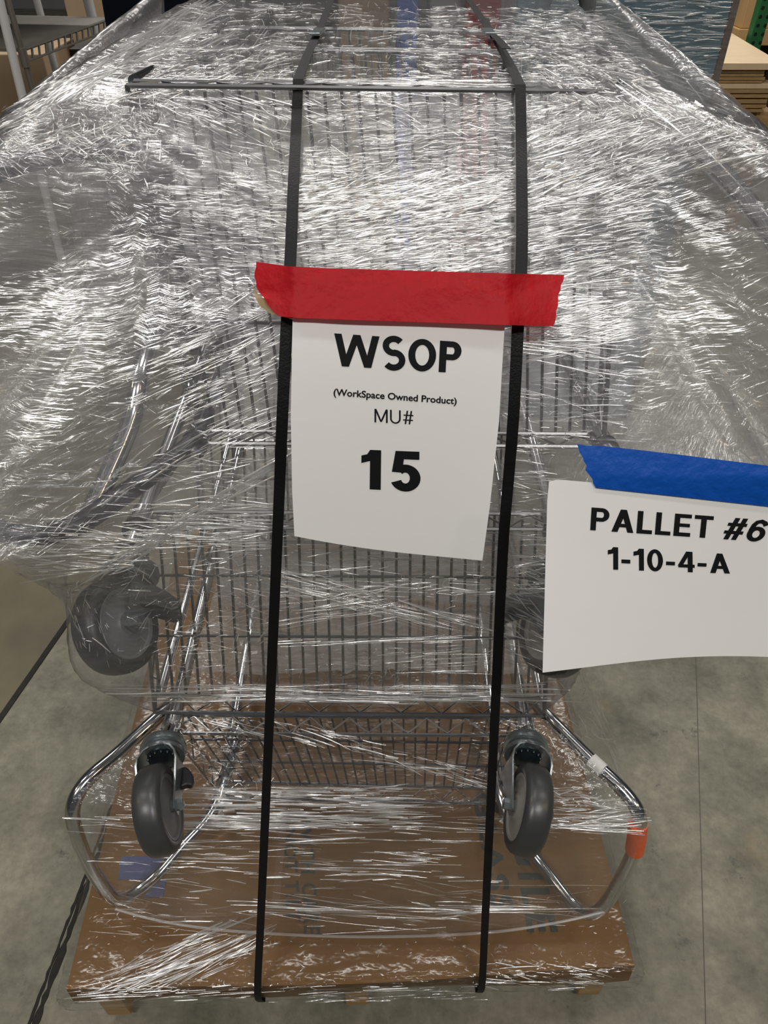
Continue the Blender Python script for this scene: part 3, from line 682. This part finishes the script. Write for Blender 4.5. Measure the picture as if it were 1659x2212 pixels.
def field(poly, count, ang, jit, ln, wd_, curve=.04, soft=.3, converge=None, clump=0):
    xs = [p[0] for p in poly]; ys = [p[1] for p in poly]; k = 0; tries = 0; seeds = []
    while k < count and tries < count*6:
        tries += 1
        if clump and seeds and R.random() < clump:
            s = R.choice(seeds[-40:]); x = s[0]+R.gauss(0, 14); y = s[1]+R.gauss(0, 5); g = s[2]+R.gauss(0, 2)
        else:
            x = R.uniform(min(xs), max(xs)); y = R.uniform(min(ys), max(ys)); g = None
        if not inpoly(x, y, poly): continue
        k += 1
        if g is None:
            g = (ang(x, y) if callable(ang) else ang)+R.gauss(0, jit)
            if clump: seeds.append((x, y, g))
        l = ln[0]*(ln[1]/ln[0])**(R.random()**1.6); w = wd_[0]+(wd_[1]-wd_[0])*R.random()**2.5
        strand(x, y, g, l, w if R.random() > soft else w*1.6, R.gauss(0, curve), ST_s if R.random() < soft else ST_b)
def rect(x0, y0, x1, y1): return [(x0, y0), (x1, y0), (x1, y1), (x0, y1)]
SH, CR = (.9, 2.6), (.6, 1.6)
def crinkle(poly, n, ln=(6, 34), ang=0, jit=60): field(poly, n, ang, jit, ln, CR, .9, .15)
# top face
field([(430, 0), (1270, 20), (1420, 170), (140, 170)], 1350, 1, 7, (8, 70), (.8, 2.0), .15, .2, clump=.3)
crinkle([(430, 0), (1260, 20), (1380, 175), (250, 165)], 550)
field(rect(880, 30, 1300, 175), 450, 3, 8, (10, 60), SH, .1, .3, clump=.3)
field(rect(640, 170, 1130, 190), 70, 1, 1, (60, 240), (1, 2.4), .01, .2); field(rect(340, 165, 650, 182), 30, 2, 1, (60, 200), (1, 2.2), .02, .2)
field([(1240, 15), (1659, 272), (1659, 330), (1150, 200)], 620, 24, 14, (10, 80), SH, .12, .3, clump=.3); field(rect(1130, 20, 1420, 180), 260, 5, 10, (8, 60), SH, .1, .25)
# left shoulder: folds running along the slope
field([(430, 0), (520, 40), (120, 230), (0, 290), (0, 240)], 420, -30, 6, (25, 170), (.9, 3), .06, .55, clump=.3)
field([(300, 90), (620, 70), (620, 170), (200, 230)], 260, -18, 14, (15, 110), SH, .15, .35, clump=.3)
crinkle([(120, 200), (330, 180), (400, 330), (260, 400), (110, 300)], 300, (8, 46)); crinkle(rect(0, 230, 640, 420), 260, (8, 36))
field([(320, 180), (645, 190), (645, 420), (500, 400), (260, 230)], 280, 17, 6, (20, 150), SH, .08, .35, clump=.4)
field(rect(0, 290, 300, 420), 200, 22, 16, (20, 100), SH, .15, .35, clump=.3)
field(rect(0, 270, 260, 330), 90, -25, 8, (30, 110), SH, .1, .3)
# centre above the sign
field(rect(650, 190, 1120, 400), 200, 9, 14, (10, 110), (.8, 1.8), .15, .2, clump=.3); crinkle(rect(650, 190, 1120, 400), 180)
field(rect(646, 370, 1118, 470), 420, -12, 9, (25, 150), (.9, 2.6), .05, .4, clump=.4)
field(rect(646, 400, 1118, 585), 1500, -9, 6, (15, 110), (.9, 2.8), .05, .3, clump=.4)
field(rect(320, 400, 640, 575), 220, 3, 5, (15, 110), (.7, 1.7), .06, .5)
# right shoulder
field([(1140, 250), (1659, 290), (1659, 420), (1140, 450)], 760, -19, 5, (22, 150), (.9, 2.8), .05, .35, clump=.4)
crinkle([(1140, 190), (1450, 220), (1500, 320), (1140, 400)], 420); field([(1140, 190), (1420, 200), (1659, 300), (1140, 320)], 300, -12, 12, (12, 70), SH, .1, .3)
field(rect(1138, 430, 1659, 600), 900, -11, 5, (20, 150), (.8, 2.3), .05, .4, clump=.3)
field(rect(1140, 580, 1659, 720), 520, -5, 6, (25, 190), (.8, 2.6), .04, .45, clump=.3)
field([(1130, 650), (1420, 640), (1380, 720), (1130, 800)], 170, -14, 5, (40, 240), (.9, 2.4), .02, .3, clump=.3)
field([(1130, 690), (1659, 700), (1659, 830), (1130, 800)], 240, 7, 4, (40, 220), (.9, 3), .03, .4, clump=.3)
field([(1380, 660), (1659, 660), (1659, 1010), (1560, 1000)], 170, 56, 8, (30, 190), (.9, 3.2), .1, .45, clump=.4)
field(rect(1080, 800, 1400, 960), 170, 4, 8, (15, 140), (.7, 1.9), .08, .5); crinkle(rect(1060, 830, 1300, 1000), 140)
field(rect(1060, 960, 1190, 1300), 260, 6, 9, (15, 120), (.7, 2), .1, .4)
# left flank
field(rect(0, 430, 640, 600), 300, 1, 6, (20, 150), (.7, 1.6), .08, .55, clump=.2)
field(rect(0, 580, 420, 820), 260, -24, 6, (30, 200), (.8, 2.4), .05, .45, clump=.4); field(rect(0, 600, 400, 900), 130, 12, 5, (50, 220), (.7, 1.8), .03, .6)
field([(360, 600), (600, 620), (600, 960), (330, 900)], 420, -23, 5, (18, 120), (.8, 2.3), .05, .35, clump=.4)
field([(150, 820), (470, 840), (600, 930), (180, 1100), (0, 1000), (0, 850)], 340, -28, 5, (30, 210), (.9, 2.8), .04, .4, clump=.4)
field(rect(0, 800, 260, 1060), 150, -22, 6, (30, 170), (.8, 2.2), .06, .45); crinkle(rect(0, 780, 300, 1000), 120)
field([(0, 1010), (190, 1015), (190, 1055), (0, 1055)], 34, -2, 2, (60, 240), (1, 3), .02, .3)
field([(215, 1225), (600, 985), (610, 1010), (240, 1245)], 240, -31, 3, (30, 240), (.9, 2.8), .03, .45, clump=.3)
field([(0, 1000), (560, 960), (560, 1190), (100, 1240), (0, 1190)], 320, -3, 9, (20, 170), (.7, 2), .05, .55)
field([(0, 1040), (330, 1020), (120, 1200), (0, 1190)], 120, -42, 8, (20, 120), (.8, 2), .1, .45)
field([(60, 1160), (420, 1130), (420, 1190), (140, 1245), (0, 1200)], 160, 3, 6, (30, 240), (.9, 2.6), .04, .4)
# bagged wheels and the middle of the front
crinkle([(150, 1200), (420, 1190), (440, 1450), (250, 1460), (145, 1380)], 75, (5, 26)); field([(140, 1250), (230, 1300), (240, 1440), (150, 1390)], 45, 72, 12, (12, 60), (.7, 1.6), .15, .3)
field([(250, 1200), (580, 1190), (580, 1440), (330, 1440)], 200, -20, 30, (15, 110), (.7, 2), .3, .4)
field(rect(350, 1085, 610, 1180), 130, 1, 3, (60, 260), (.9, 2.6), .02, .35)
field(rect(600, 1150, 1190, 1290), 300, 1, 5, (15, 170), (.8, 2.3), .06, .4, clump=.3); crinkle(rect(420, 1200, 1090, 1320), 280)
field([(600, 1230), (900, 1300), (1090, 1350), (1090, 1390), (600, 1290)], 110, 15, 3, (60, 280), (.8, 2.2), .02, .5, clump=.4)
field(rect(590, 1270, 830, 1350), 60, -10, 3, (60, 190), (.8, 2), .02, .5)
field(rect(590, 1375, 1000, 1450), 70, -2, 1.5, (60, 300), (1, 3.4), .01, .3)
crinkle(rect(590, 1400, 1080, 1500), 330, (5, 26)); crinkle(rect(380, 1300, 590, 1500), 190)
field(rect(345, 1480, 1168, 1516), 150, 1, 1, (80, 420), (1, 2.8), .01, .35)
field([(1075, 1180), (1175, 1180), (1172, 1460), (1085, 1400)], 90, 32, 10, (25, 150), (.8, 2.2), .08, .4)
# film over the lower handles
field([(400, 1560), (640, 1560), (1100, 1685), (1370, 1735), (1360, 1760), (1090, 1715), (620, 1600)], 220, 15, 6, (15, 130), (.8, 2.6), .1, .4, clump=.3)
field(rect(420, 1700, 880, 1792), 380, 0.5, 1.6, (30, 220), (.9, 3), .02, .35, clump=.3)
field(rect(160, 1760, 1385, 1800), 150, 2.5, 2, (40, 260), (.8, 2.2), .02, .4)
field([(1120, 1690), (1370, 1735), (1370, 1800), (1180, 1790)], 120, -4, 5, (25, 180), (.8, 2.3), .05, .4)
field(rect(190, 1810, 1000, 1900), 150, 2, 3, (25, 260), (.8, 2.6), .03, .4, clump=.2); field(rect(240, 1900, 1250, 2020), 130, 4, 6, (30, 280), (.7, 2), .03, .6)
field(rect(560, 1955, 1290, 1972), 34, 1, 1, (60, 300), (1, 2.6), .02, .6)
crinkle([(360, 1560), (660, 1560), (640, 1700), (400, 1700)], 70); crinkle([(1180, 1470), (1300, 1480), (1340, 1690), (1190, 1640)], 120, (8, 60), 60, 25)
field([(1250, 1460), (1290, 1480), (1360, 1690), (1330, 1690)], 60, 66, 5, (20, 130), (.9, 2.6), .05, .35)
# film on the carton
field([(220, 2125), (260, 2090), (480, 1990), (560, 2040), (460, 2110), (250, 2140)], 170, -23, 5, (40, 240), (.9, 2.8), .02, .35, clump=.4)
crinkle(rect(190, 1960, 560, 2140), 110, (3, 18), -20, 45); crinkle(rect(560, 2030, 1100, 2140), 90, (3, 16)); crinkle(rect(1040, 1900, 1360, 2120), 50, (3, 16))
field(rect(1030, 2080, 1300, 2140), 70, 8, 8, (15, 90), SH, .08, .4); field(rect(160, 2130, 1040, 2165), 90, -3, 3, (20, 160), (.8, 2.2), .04, .5)
CRM, CRS = crease_mat('film_fold', 1.1, .6), crease_mat('soft_film_fold', .26, .6)
ST_b.build('film_crease', CRM, wrap); ST_s.build('soft_film_crease', CRS, wrap)

# ------------------------------------------------------------------ strapping
def strap_geo(mb, pts, w, nrm=None, th=.0007):
    pts = smooth_path(pts, 6); k = len(pts); vs = []; fs = []
    for i, p in enumerate(pts):
        t = (pts[min(i+1, k-1)]-pts[max(i-1, 0)]).normalized()
        side = Vector((1, 0, 0)); side = (side-t*side.dot(t)).normalized(); n = side.cross(t).normalized()
        if n.dot(Vector((0, 0, CAMH))-p) < 0: n = -n
        for a, b in ((-1, 0), (1, 0), (1, 1), (-1, 1)): vs.append(p+side*a*w/2+n*b*th)
    for i in range(k-1):
        for j in range(4): fs.append((i*4+j, i*4+(j+1) % 4, (i+1)*4+(j+1) % 4, (i+1)*4+j))
    fs += [(0, 1, 2, 3), ((k-1)*4, (k-1)*4+3, (k-1)*4+2, (k-1)*4+1)]
    return mb.add(vs, fs)
def make_strap(label, top_px, front, bottom, buckle):
    up = [PD(x, y, .188) for x, y in top_px]
    back = up[0]+Vector((0, .28, -.002))
    fr = [P(x, y, z) for x, y, z in front]; a_ = (PD(*bottom, CT)-O).dot(u); bo = PL(a_, -.012, ZC+.002)
    low_ = [fr[-1]+(bo-fr[-1])*i/5 for i in range(1, 6)]+[PL(a_, -.012, .146), PL(a_, -.005, .134), PL(a_, .008, .129)]
    root = thing('strapping_band', label, 'strap', bo, 'black bands over the wrapped load')
    strap_geo(MB(), [back]+up, .0127).build('band_top', M['strap'], root, False)
    strap_geo(MB(), [up[-1]]+fr+low_, .0127).build('band_front', M['strap'], root, False)
    b0, b1 = PD(*buckle[0], .184), PD(*buckle[1], .184); d = (b1-b0)
    sd = Vector((1, 0, 0)); sd = (sd-d.normalized()*sd.dot(d.normalized())).normalized()
    m2 = MB(); m2.box((b0+b1)/2+Vector((0, 0, .002)), d/2, sd*.0085, Vector((0, 0, .0022))); m2.build('buckle', M['zinc'], root, False, .001)
    return root
ZF = [(300, .845), (400, .812), (550, .775), (690, .768), (900, .79), (1050, .83), (1190, .868)]
s1 = make_strap('left black strapping band running down beside the printed sign', [(713, 6), (700, 40), (686, 72), (664, 120), (644, 172)],
                [(641, 250, .885), (634, 400, .812), (628, 550, .775), (620, 690, .77), (610, 900, .793), (604, 1050, .832), (598, 1190, .868)], (557, 2140), [(692, 66), (680, 78)])
s2 = make_strap('right black strapping band running down beside the printed sign', [(1020, 10), (1041, 40), (1058, 66), (1090, 118), (1124, 184)],
                [(1126, 300, .845), (1127, 400, .812), (1127, 550, .775), (1119, 700, .77), (1109, 900, .793), (1097, 1050, .832), (1086, 1190, .868)], (1041, 2120), [(1050, 66), (1060, 77)])
strap_geo(MB(), [PD(1048, 40, .180), PD(1052, 56, .180), PD(1057, 70, .182)], .0125).build('loose_tail', M['strap'], s2, False)
strap_geo(MB(), [PD(1066, 76, .182), PD(1082, 92, .176), PD(1094, 106, .170)], .0115).build('loose_tail', M['strap'], s2, False)

# ------------------------------------------------------------------ paper signs and tape
def pz1(x, y): return .752+.086*max(0, (y-615)/570)**1.4+.004*math.sin((x-632)/130)*max(0, (y-700)/500)
def pz2(x, y): return .742+.058*max(0, (y-1030)/410)+.00006*(x-1400)*((y-1030)/410)
def paper(mb, edges, zf, nu=36, nv=44, th=.0004):
    L_, R_, topf, botf = edges; vs = []
    for j in range(nv+1):
        s = j/nv
        for i in range(nu+1):
            t = i/nu; yl, yr = L_(s), R_(s)
            x = yl[0]*(1-t)+yr[0]*t; y = yl[1]*(1-t)+yr[1]*t+topf(t)*(1-s)**2+botf(t)*s**2
            vs.append((x, y))
    pts = [P(x, y, zf(x, y)) for x, y in vs]+[P(x, y, zf(x, y)+th) for x, y in vs]
    n = nu+1; k = len(vs); fs = []
    for j in range(nv):
        for i in range(nu): q = j*n+i; fs.append((q, q+n, q+n+1, q+1)); fs.append((k+q, k+q+1, k+q+n+1, k+q+n))
    for i in range(nu): fs.append((i, i+1, k+i+1, k+i)); q = nv*n+i; fs.append((q, k+q, k+q+1, q+1))
    for j in range(nv): q = j*n; fs.append((q, k+q, k+q+n, q+n)); q += nu; fs.append((q, q+n, k+q+n, k+q))
    return mb.add(pts, fs)
def lerp_tab(tab):
    ys = [t[0] for t in tab]
    return lambda s: (float(np.interp(s, ys, [t[1] for t in tab])), float(np.interp(s, ys, [t[2] for t in tab])))
sg = thing('paper_sign', 'white letter sheet printed WSOP and 15 under red tape', 'sign', P(840, 1150, .83))
Lf = lerp_tab([(0, 633, 620), (.13, 632, 690), (.5, 628, 895), (.8, 631, 1060), (1, 636, 1158)])
Rf = lerp_tab([(0, 1095, 640), (.13, 1090, 704), (.5, 1078, 910), (.8, 1058, 1095), (1, 1042, 1211)])
paper(MB(), (Lf, Rf, lambda t: 0, lambda t: 9*math.sin(math.pi*t)*(1-t*.6)), pz1).build('sheet', M['paper'], sg)
mb = MB(); f1 = lambda x, y: P(x, y, pz1(x, y)-.0005)
put_strokes(mb, 'WSOP', [(722, 720), (998, 739), (994, 806), (722, 790)], f1, .215, .10); mb.build('lettering', M['ink'], sg, False); mb = MB()
put_text(mb, '(WorkSpace Owned Product)', [(721, 839), (987, 859), (986, 878), (720, 859)], f1, .02); mb.build('lettering', M['ink'], sg, False); mb = MB()
put_strokes(mb, 'MU#', [(809, 883), (893, 888), (893, 917), (809, 912)], f1, .115, .17); mb.build('lettering', M['ink'], sg, False); mb = MB()
put_strokes(mb, '15', [(781, 971), (909, 976), (908, 1062), (780, 1056)], f1, .235, .22)
mb.build('lettering', M['ink'], sg, False)
s_2 = thing('paper_sign', 'white sheet printed PALLET #6 under blue tape at right', 'sign', P(1450, 1430, .8))
L2 = lerp_tab([(0, 1186, 1034), (.15, 1182, 1080), (1, 1172, 1453)])
R2 = lerp_tab([(0, 1762, 1085), (.5, 1712, 1260), (1, 1660, 1419)])
paper(MB(), (L2, R2, lambda t: 0+6*max(0, 1-t*22)**2, lambda t: -7*math.sin(math.pi*t)-9*math.sin(math.pi*min(1, t*1.0))*t), pz2).build('sheet', M['paper'], s_2)
mb = MB(); f2 = lambda x, y: P(x, y, pz2(x, y)-.0005)
put_strokes(mb, 'PALLET #6', [(1278, 1096), (1662, 1124), (1656, 1171), (1275, 1145)], f2, .20, .11, {7: .22, 8: .2}); mb.build('lettering', M['ink'], s_2, False); mb = MB()
put_strokes(mb, '1-10-4-A', [(1313, 1181), (1576, 1197), (1577, 1239), (1313, 1230)], f2, .20, .13, {4: .05, 6: .1})
mb.build('lettering', M['ink'], s_2, False)
def tape(mb, top, bot, zf, n=70, m_=10, th=.0004, seed=1, jag=3.0):
    r = random.Random(seed); tt = [t[0] for t in top]; vs = []
    je = [r.uniform(-jag, jag) for _ in range(m_+1)]; jr = [r.uniform(-jag, jag) for _ in range(m_+1)]
    for j in range(m_+1):
        s = j/m_
        xa = np.interp(s, *zip(*[(q[0], q[1]) for q in bot['L']])); xb = np.interp(s, *zip(*[(q[0], q[1]) for q in bot['R']]))
        for i in range(n+1):
            t = i/n; x = xa*(1-t)+xb*t+je[j]*max(0, 1-i/1.5)+jr[j]*max(0, 1-(n-i)/1.5)
            yt = np.interp(x, [q[0] for q in top], [q[1] for q in top]); yb = np.interp(x, [q[0] for q in bot['B']], [q[1] for q in bot['B']])
            vs.append((x, yt+(yb-yt)*s))
    pts = [P(x, y, zf(x, y)) for x, y in vs]+[P(x, y, zf(x, y)+th) for x, y in vs]
    w = n+1; k = len(vs); fs = []
    for j in range(m_):
        for i in range(n): q = j*w+i; fs.append((q, q+w, q+w+1, q+1)); fs.append((k+q, k+q+1, k+q+w+1, k+q+w))
    for i in range(n): fs.append((i, i+1, k+i+1, k+i)); q = m_*w+i; fs.append((q, k+q, k+q+1, q+1))
    for j in range(m_): q = j*w; fs.append((q, k+q, k+q+w, q+w)); q += n; fs.append((q, q+w, k+q+w, k+q))
    return mb.add(pts, fs)
def zt1(x, y):
    c = .7495
    if x < 632: c += .018*((632-x)/80)**.7*(1 if y < 640 else .6)
    if x > 1095: c += .017*((x-1095)/120)**.7
    return c-.0012*math.sin(x/26+y/17)*math.exp(-min(abs(x-632), abs(x-1110))/40)-.0006*math.sin(x/60+y/21)
rt = thing('masking_tape', 'strip of red masking tape holding the WSOP sheet across both straps', 'tape', P(880, 640, .75))
tape(MB(), [(540, 564), (560, 566), (620, 575), (700, 579), (1218, 594)],
     {'L': [(0, 555), (.3, 549), (.5, 556), (.75, 572), (1, 600)], 'R': [(0, 1219), (.2, 1212), (.6, 1203), (1, 1197)], 'B': [(550, 672), (600, 683), (632, 686), (700, 689), (1090, 702), (1198, 705)]}, zt1, seed=3).build('tape_strip', M['red'], rt)
tape(MB(), [(535, 598), (560, 640), (632, 670)], {'L': [(0, 547), (.5, 549), (1, 560)], 'R': [(0, 630), (1, 632)], 'B': [(540, 636), (560, 660), (585, 678), (632, 690)]}, lambda x, y: zt1(x, y)+.003, 20, 6, seed=8, jag=2).build('folded_end', M['tan'], rt)
bt = thing('masking_tape', 'strip of blue masking tape holding the PALLET #6 sheet', 'tape', P(1500, 1030, .74))
tape(MB(), [(1240, 958), (1262, 962), (1300, 963), (1450, 980), (1659, 1006), (1840, 1030)],
     {'L': [(0, 1246), (.15, 1248), (.45, 1262), (.8, 1276), (1, 1284)], 'R': [(0, 1830), (1, 1826)], 'B': [(1240, 1046), (1283, 1053), (1450, 1071), (1659, 1094), (1840, 1116)]}, lambda x, y: pz2(x, max(y, 1030))-.0018+(.0 if y > 1030 else -.00003*(1030-y)), seed=5, jag=4).build('tape_strip', M['blue'], bt)

# ------------------------------------------------------------------ background, right
PHD = 2.55
pr = PH(1583, 0, PHD).x; plft = PH(1120, 0, PHD).x
pn = thing('wrapped_board', 'tall blue board wrapped in film standing behind the load', 'board', ((pr+plft)/2, PHD, 0))
MB().aabox(plft, pr, PHD, PHD+.035, 0, 1.75).build('panel_face', M['bluepanel'], pn, False, .003)
MB().aabox(pr+.0005, pr+.022, PHD-.002, PHD+.037, 0, 1.75).build('edge_strip', M['brownedge'], pn, False, .004)
pf = sheet('panel_film', [[Vector((plft+(pr+.02-plft)*i/6, PHD-.006, 1.74*(1-j/5)+.005)) for i in range(7)] for j in range(6)], film_mat('film_panel', .10, 1.0, (4, 50)), pn, 40, 60, False)
ps = Strands(); R2_ = random.Random(5)
for _ in range(900):
    x = R2_.uniform(plft+.02, pr-.03); z = R2_.uniform(.9, 1.6); l = .02+.14*R2_.random()**2; a = R2_.gauss(0, .07); w = .0009+.0022*R2_.random()**2
    l = min(l, pr-x-.002); ps.add([(x+l*t, PHD-.009, z+a*l*t+R2_.gauss(0, .0006)) for t in (0, .33, .66, 1)], w)
ps.build('panel_crease', CRS, pn)
ps = Strands()
for _ in range(420):
    x = R2_.uniform(plft+.02, pr-.03); z = R2_.uniform(1.0, 1.6); l = .015+.12*R2_.random()**2; a = R2_.gauss(0, .07)
    l = min(l, pr-x-.002); ps.add([(x+l*t, PHD-.010, z+a*l*t+R2_.gauss(0, .0004)) for t in (0, .33, .66, 1)], .0007+.0014*R2_.random()**2)
ps.build('panel_crease', CRM, pn)
# plywood stack, one board at a time
def boards(yrows, px0, px1, h, dpt, m, label, group):
    for i, (y0, y1, xa, xb) in enumerate(yrows):
        p0 = PH(xa, y0, h); p1 = PH(xb, y1, h)
        o = MB().aabox(p0.x, p1.x, h, h+dpt, p1.z+.001, p0.z).build('plywood_sheet', m, None, False, .002); tag(o, label[i], 'plywood', group)
HS = 4.6
p0 = PH(1545, 137, HS); p1 = PH(1700, 144, HS)
o = MB().prism([Vector((p0.x-.3, HS, p0.z)), Vector((p1.x-.03, HS, p0.z)), Vector((PD(1568, 64, CAMH-p0.z).x, PD(1568, 64, CAMH-p0.z).y, p0.z)), Vector((p0.x-.25, PD(1568, 64, CAMH-p0.z).y+.05, p0.z))], (0, 0, -.03)).build('plywood_sheet', M['ply'], None, False)
tag(o, 'pale knotty plywood sheet topping the wood stack behind the blue board', 'plywood', 'stacked wood sheets')
rowsP = [(151, 158, 1500, 1651), (159, 166, 1500, 1650), (167, 174, 1500, 1652), (175, 180, 1500, 1646), (181, 192, 1500, 1670), (193, 202, 1500, 1668), (204, 212, 1500, 1668), (215, 224, 1500, 1656), (226, 234, 1500, 1654), (236, 243, 1500, 1648)]
names = ['first', 'second', 'third', 'fourth', 'fifth', 'sixth', 'seventh', 'eighth', 'ninth', 'lowest']
for i, (y0, y1, xa, xb) in enumerate(rowsP):
    a_, b_ = PH(xa, y0, HS+.02), PH(xb, y1, HS+.02)
    o = MB().aabox(a_.x, b_.x, HS+.02, HS+.7, b_.z, a_.z).build('plywood_sheet', M['ply'] if i == 4 else M['plyedge'], None, False, .003)
    tag(o, ('pale thick edged board' if i == 4 else 'brown edged board')+', '+names[i]+' below the pale sheet in the wood stack', 'plywood', 'stacked wood sheets')
a_, b_ = PH(1510, 149, HS+.03), PH(1659, 150, HS+.03)
tag(MB().aabox(a_.x, b_.x+.05, HS+.05, HS+.65, b_.z+.001, p0.z-.031).build('spacer_block', M['darkbox'], None, False), 'dark spacer under the pale top sheet of the wood stack', 'spacer')
zlow = PH(1600, 243, HS+.02).z
for xa, lb in ((1505, 'left'), (1640, 'right')):
    q = PH(xa, 245, HS+.02)
    tag(MB().aabox(q.x, q.x+.1, HS+.05, HS+.65, 0, zlow-.001).build('support_block', M['wood'], None, False, .004), lb+' wooden bearer under the stack of plywood sheets', 'wood block', 'bearers under the wood stack')
# pine crate on the rack, green upright
HK = 6.2
k0, k1 = PH(1600, 62, HK), PH(1700, -60, HK)
cr_ = thing('wooden_crate', 'pale pine crate beside the green rack upright', 'crate', (k0.x+.3, HK+.3, 0))
MB().aabox(k0.x, k0.x+.7, HK, HK+.6, k0.z, k0.z+.75).build('crate_body', M['pine'], cr_, False, .006)
MB().aabox(k0.x-.02, k0.x+.72, HK-.02, HK+.62, k0.z-.1, k0.z-.001).build('crate_base', M['pine'], cr_, False, .004)
for dx in (.02, .3, .58): MB().aabox(k0.x+dx, k0.x+dx+.1, HK, HK+.6, 0.0, k0.z-.101).build('crate_foot', M['darkbox'], cr_, False, .004)
HG = 5.4; g0 = PH(1640, 60, HG)
gr_ = thing('rack_upright', 'green perforated steel rack upright at the right edge', 'rack', (g0.x, HG, 0))
MB().aabox(g0.x-.035, g0.x+.045, HG, HG+.07, .006, 2.6).build('post', M['green'], gr_, False, .004)
MB().aabox(g0.x-.07, g0.x+.08, HG-.03, HG+.1, 0, .006).build('foot_plate', M['green'], gr_, False)
# things peeking over the load
def simple(name, x0, x1, y0, h, dpt, ztop, m, label, cat):
    a, b = PH(x0, 0, h), PH(x1, 0, h); return tag(MB().aabox(a.x, b.x, h, h+dpt, y0, ztop).build(name, m, None, False, .008), label, cat)
simple('red_carton', 1012, 1085, 0, 3.0, .12, 1.5, M['redbox'], 'red box standing behind the top of the wrapped load', 'box')
simple('grey_carton', 930, 1008, 0, 3.1, .3, 1.5, M['greybox'], 'grey box standing left of the red box behind the load', 'box')
simple('tan_carton', 730, 842, 0, 3.3, .3, 1.5, M['tanbox'], 'tan box behind the top edge of the load near the left strap', 'box')
simple('blue_crate', 858, 905, 0, 3.2, .3, 1.48, M['bluebox'], 'blue box between the tan box and the grey box', 'box')
simple('grey_cabinet', 1092, 1215, 0, 3.3, .3, 1.5, M['greybox'], 'grey box right of the red box behind the load', 'box')
ht = thing('hose_coil', 'dark rubber hose loop above the right rear corner of the load', 'hose', PD(1225, 20, .3))
hc = PH(1218, 30, 2.38); pts = [hc+Vector((.062*math.cos(a), 0, .06*math.sin(a)+.01)) for a in np.linspace(-.5, math.pi*1.5-.2, 22)]
MB().tube(pts, .022, 14).build('hose', M['fork'], ht)

# ------------------------------------------------------------------ background, left
sc_ = thing('metal_shelving', 'chrome wire shelving unit with grey shelves at upper left', 'shelving', PH(60, 110, 2.9))
A0 = P(46, 104, 3.05); B0 = P(243, 44, 3.75)               # ends of the ladder-edge
sv = (B0-A0); sv.z = 0; L0 = sv.length; e = sv.normalized(); nn = Vector((-e.y, e.x, 0)); zsh = (A0.z+B0.z)/2
A0 = Vector((A0.x, A0.y, 0)); W0 = .9
def SP_(a, b, z): return A0+e*a+nn*b+Vector((0, 0, z))
for zz in (zsh, zsh+.36, zsh-.55):
    m2 = MB(); m2.box(SP_(L0/2, W0/2, zz), e*L0/2, nn*W0/2, Vector((0, 0, .006)))
    for b_ in (0, W0):
        for z2 in (0, -.042): m2.tube([SP_(0, b_, zz+z2), SP_(L0, b_, zz+z2)], .0045, 6)
        for k in range(15): m2.tube([SP_(L0*(k+.35)/15, b_, zz-.002), SP_(L0*(k+.1)/15, b_, zz-.042)], .0055, 6)
    m2.build('shelf', M['steelshelf'], sc_)
for a_ in (0, L0):
    for b_ in (0, W0):
        MB().tube([SP_(a_, b_, 0), SP_(a_, b_, zsh+.9)], .0125, 12).build('post', M['steelshelf'], sc_)
        MB().tube([SP_(a_, b_, zsh-.06), SP_(a_, b_, zsh+.01)], .018, 12).build('shelf_sleeve', M['steelshelf'], sc_)
def pipe(pts, r, label): tag(MB().tube(pts, r, 14).build('white_pipe', M['pvc']), label, 'pipe', 'white pipes by the shelving')
q0, q1 = PH(8, 40, 2.75), PH(42, 182, 2.75)
pipe([q0+(q0-q1)*.6, q1+(q1-q0)*(q1.z/(q0.z-q1.z))], .014, 'white pipe in front of the chrome shelving, leftmost of the pipes')
q0, q1 = PH(197, 0, 4.7), PH(206, 30, 4.7)
pipe([q0+(q0-q1)*4, Vector((q1.x+(q1.x-q0.x)*2, q1.y, 0))], .026, 'white pipe standing behind the shelving, nearest the dark cover')
q0, q1 = PH(101, 85, 4.95), PH(106, 120, 4.95)
pipe([Vector((q0.x, q0.y, q0.z+.2)), Vector((q1.x+.03, q1.y, 0))], .02, 'white pipe standing behind the shelving, middle of the three')
def bx(name, px0, px1, py, h, dpt, z0, z1, m, label, cat='box'):
    a, b = PH(px0, py, h), PH(px1, py, h); return tag(MB().aabox(a.x, b.x, h, h+dpt, z0, z1).build(name, m, None, False, .006), label, cat)
bx('cardboard_box', 142, 238, 20, 5.6, .5, 0, 1.35, M['tanbox'], 'tall tan cardboard box behind the shelving unit')
bx('cardboard_box', -40, 100, 150, 5.2, .6, 0, .88, M['tanbox'], 'wide tan cardboard box on the floor seen under the shelving')
bx('storage_bin', 145, 188, 95, 4.6, .28, 0, 1.0, M['darkbox'], 'dark brown bin under the shelving beside the white pipe', 'bin')
# navy cover draped over a stand
nv = []; c0 = PH(330, 20, 3.1)
prof = [(0, .30), (.3, .29), (.7, .265), (1.1, .24), (1.4, .225), (1.7, .2), (1.78, .12), (1.8, .01)]
vs = []; fs = []; n_ = 40
for z, r_ in prof:
    for j in range(n_):
        q = 2*math.pi*j/n_; rr_ = r_*(1+.05*math.sin(q*7+z))*(1 if z < 1.7 else .9); vs.append((c0.x+rr_*math.cos(q), 3.1+.2+rr_*.7*math.sin(q), z))
for i in range(len(prof)-1):
    for j in range(n_): j2 = (j+1) % n_; fs.append((i*n_+j, i*n_+j2, (i+1)*n_+j2, (i+1)*n_+j))
fs.append(tuple((len(prof)-1)*n_+j for j in range(n_)))
tag(MB().add(vs, fs).build('fabric_cover', M['navy']), 'dark navy draped cover between the shelving and the wrapped load', 'cover')
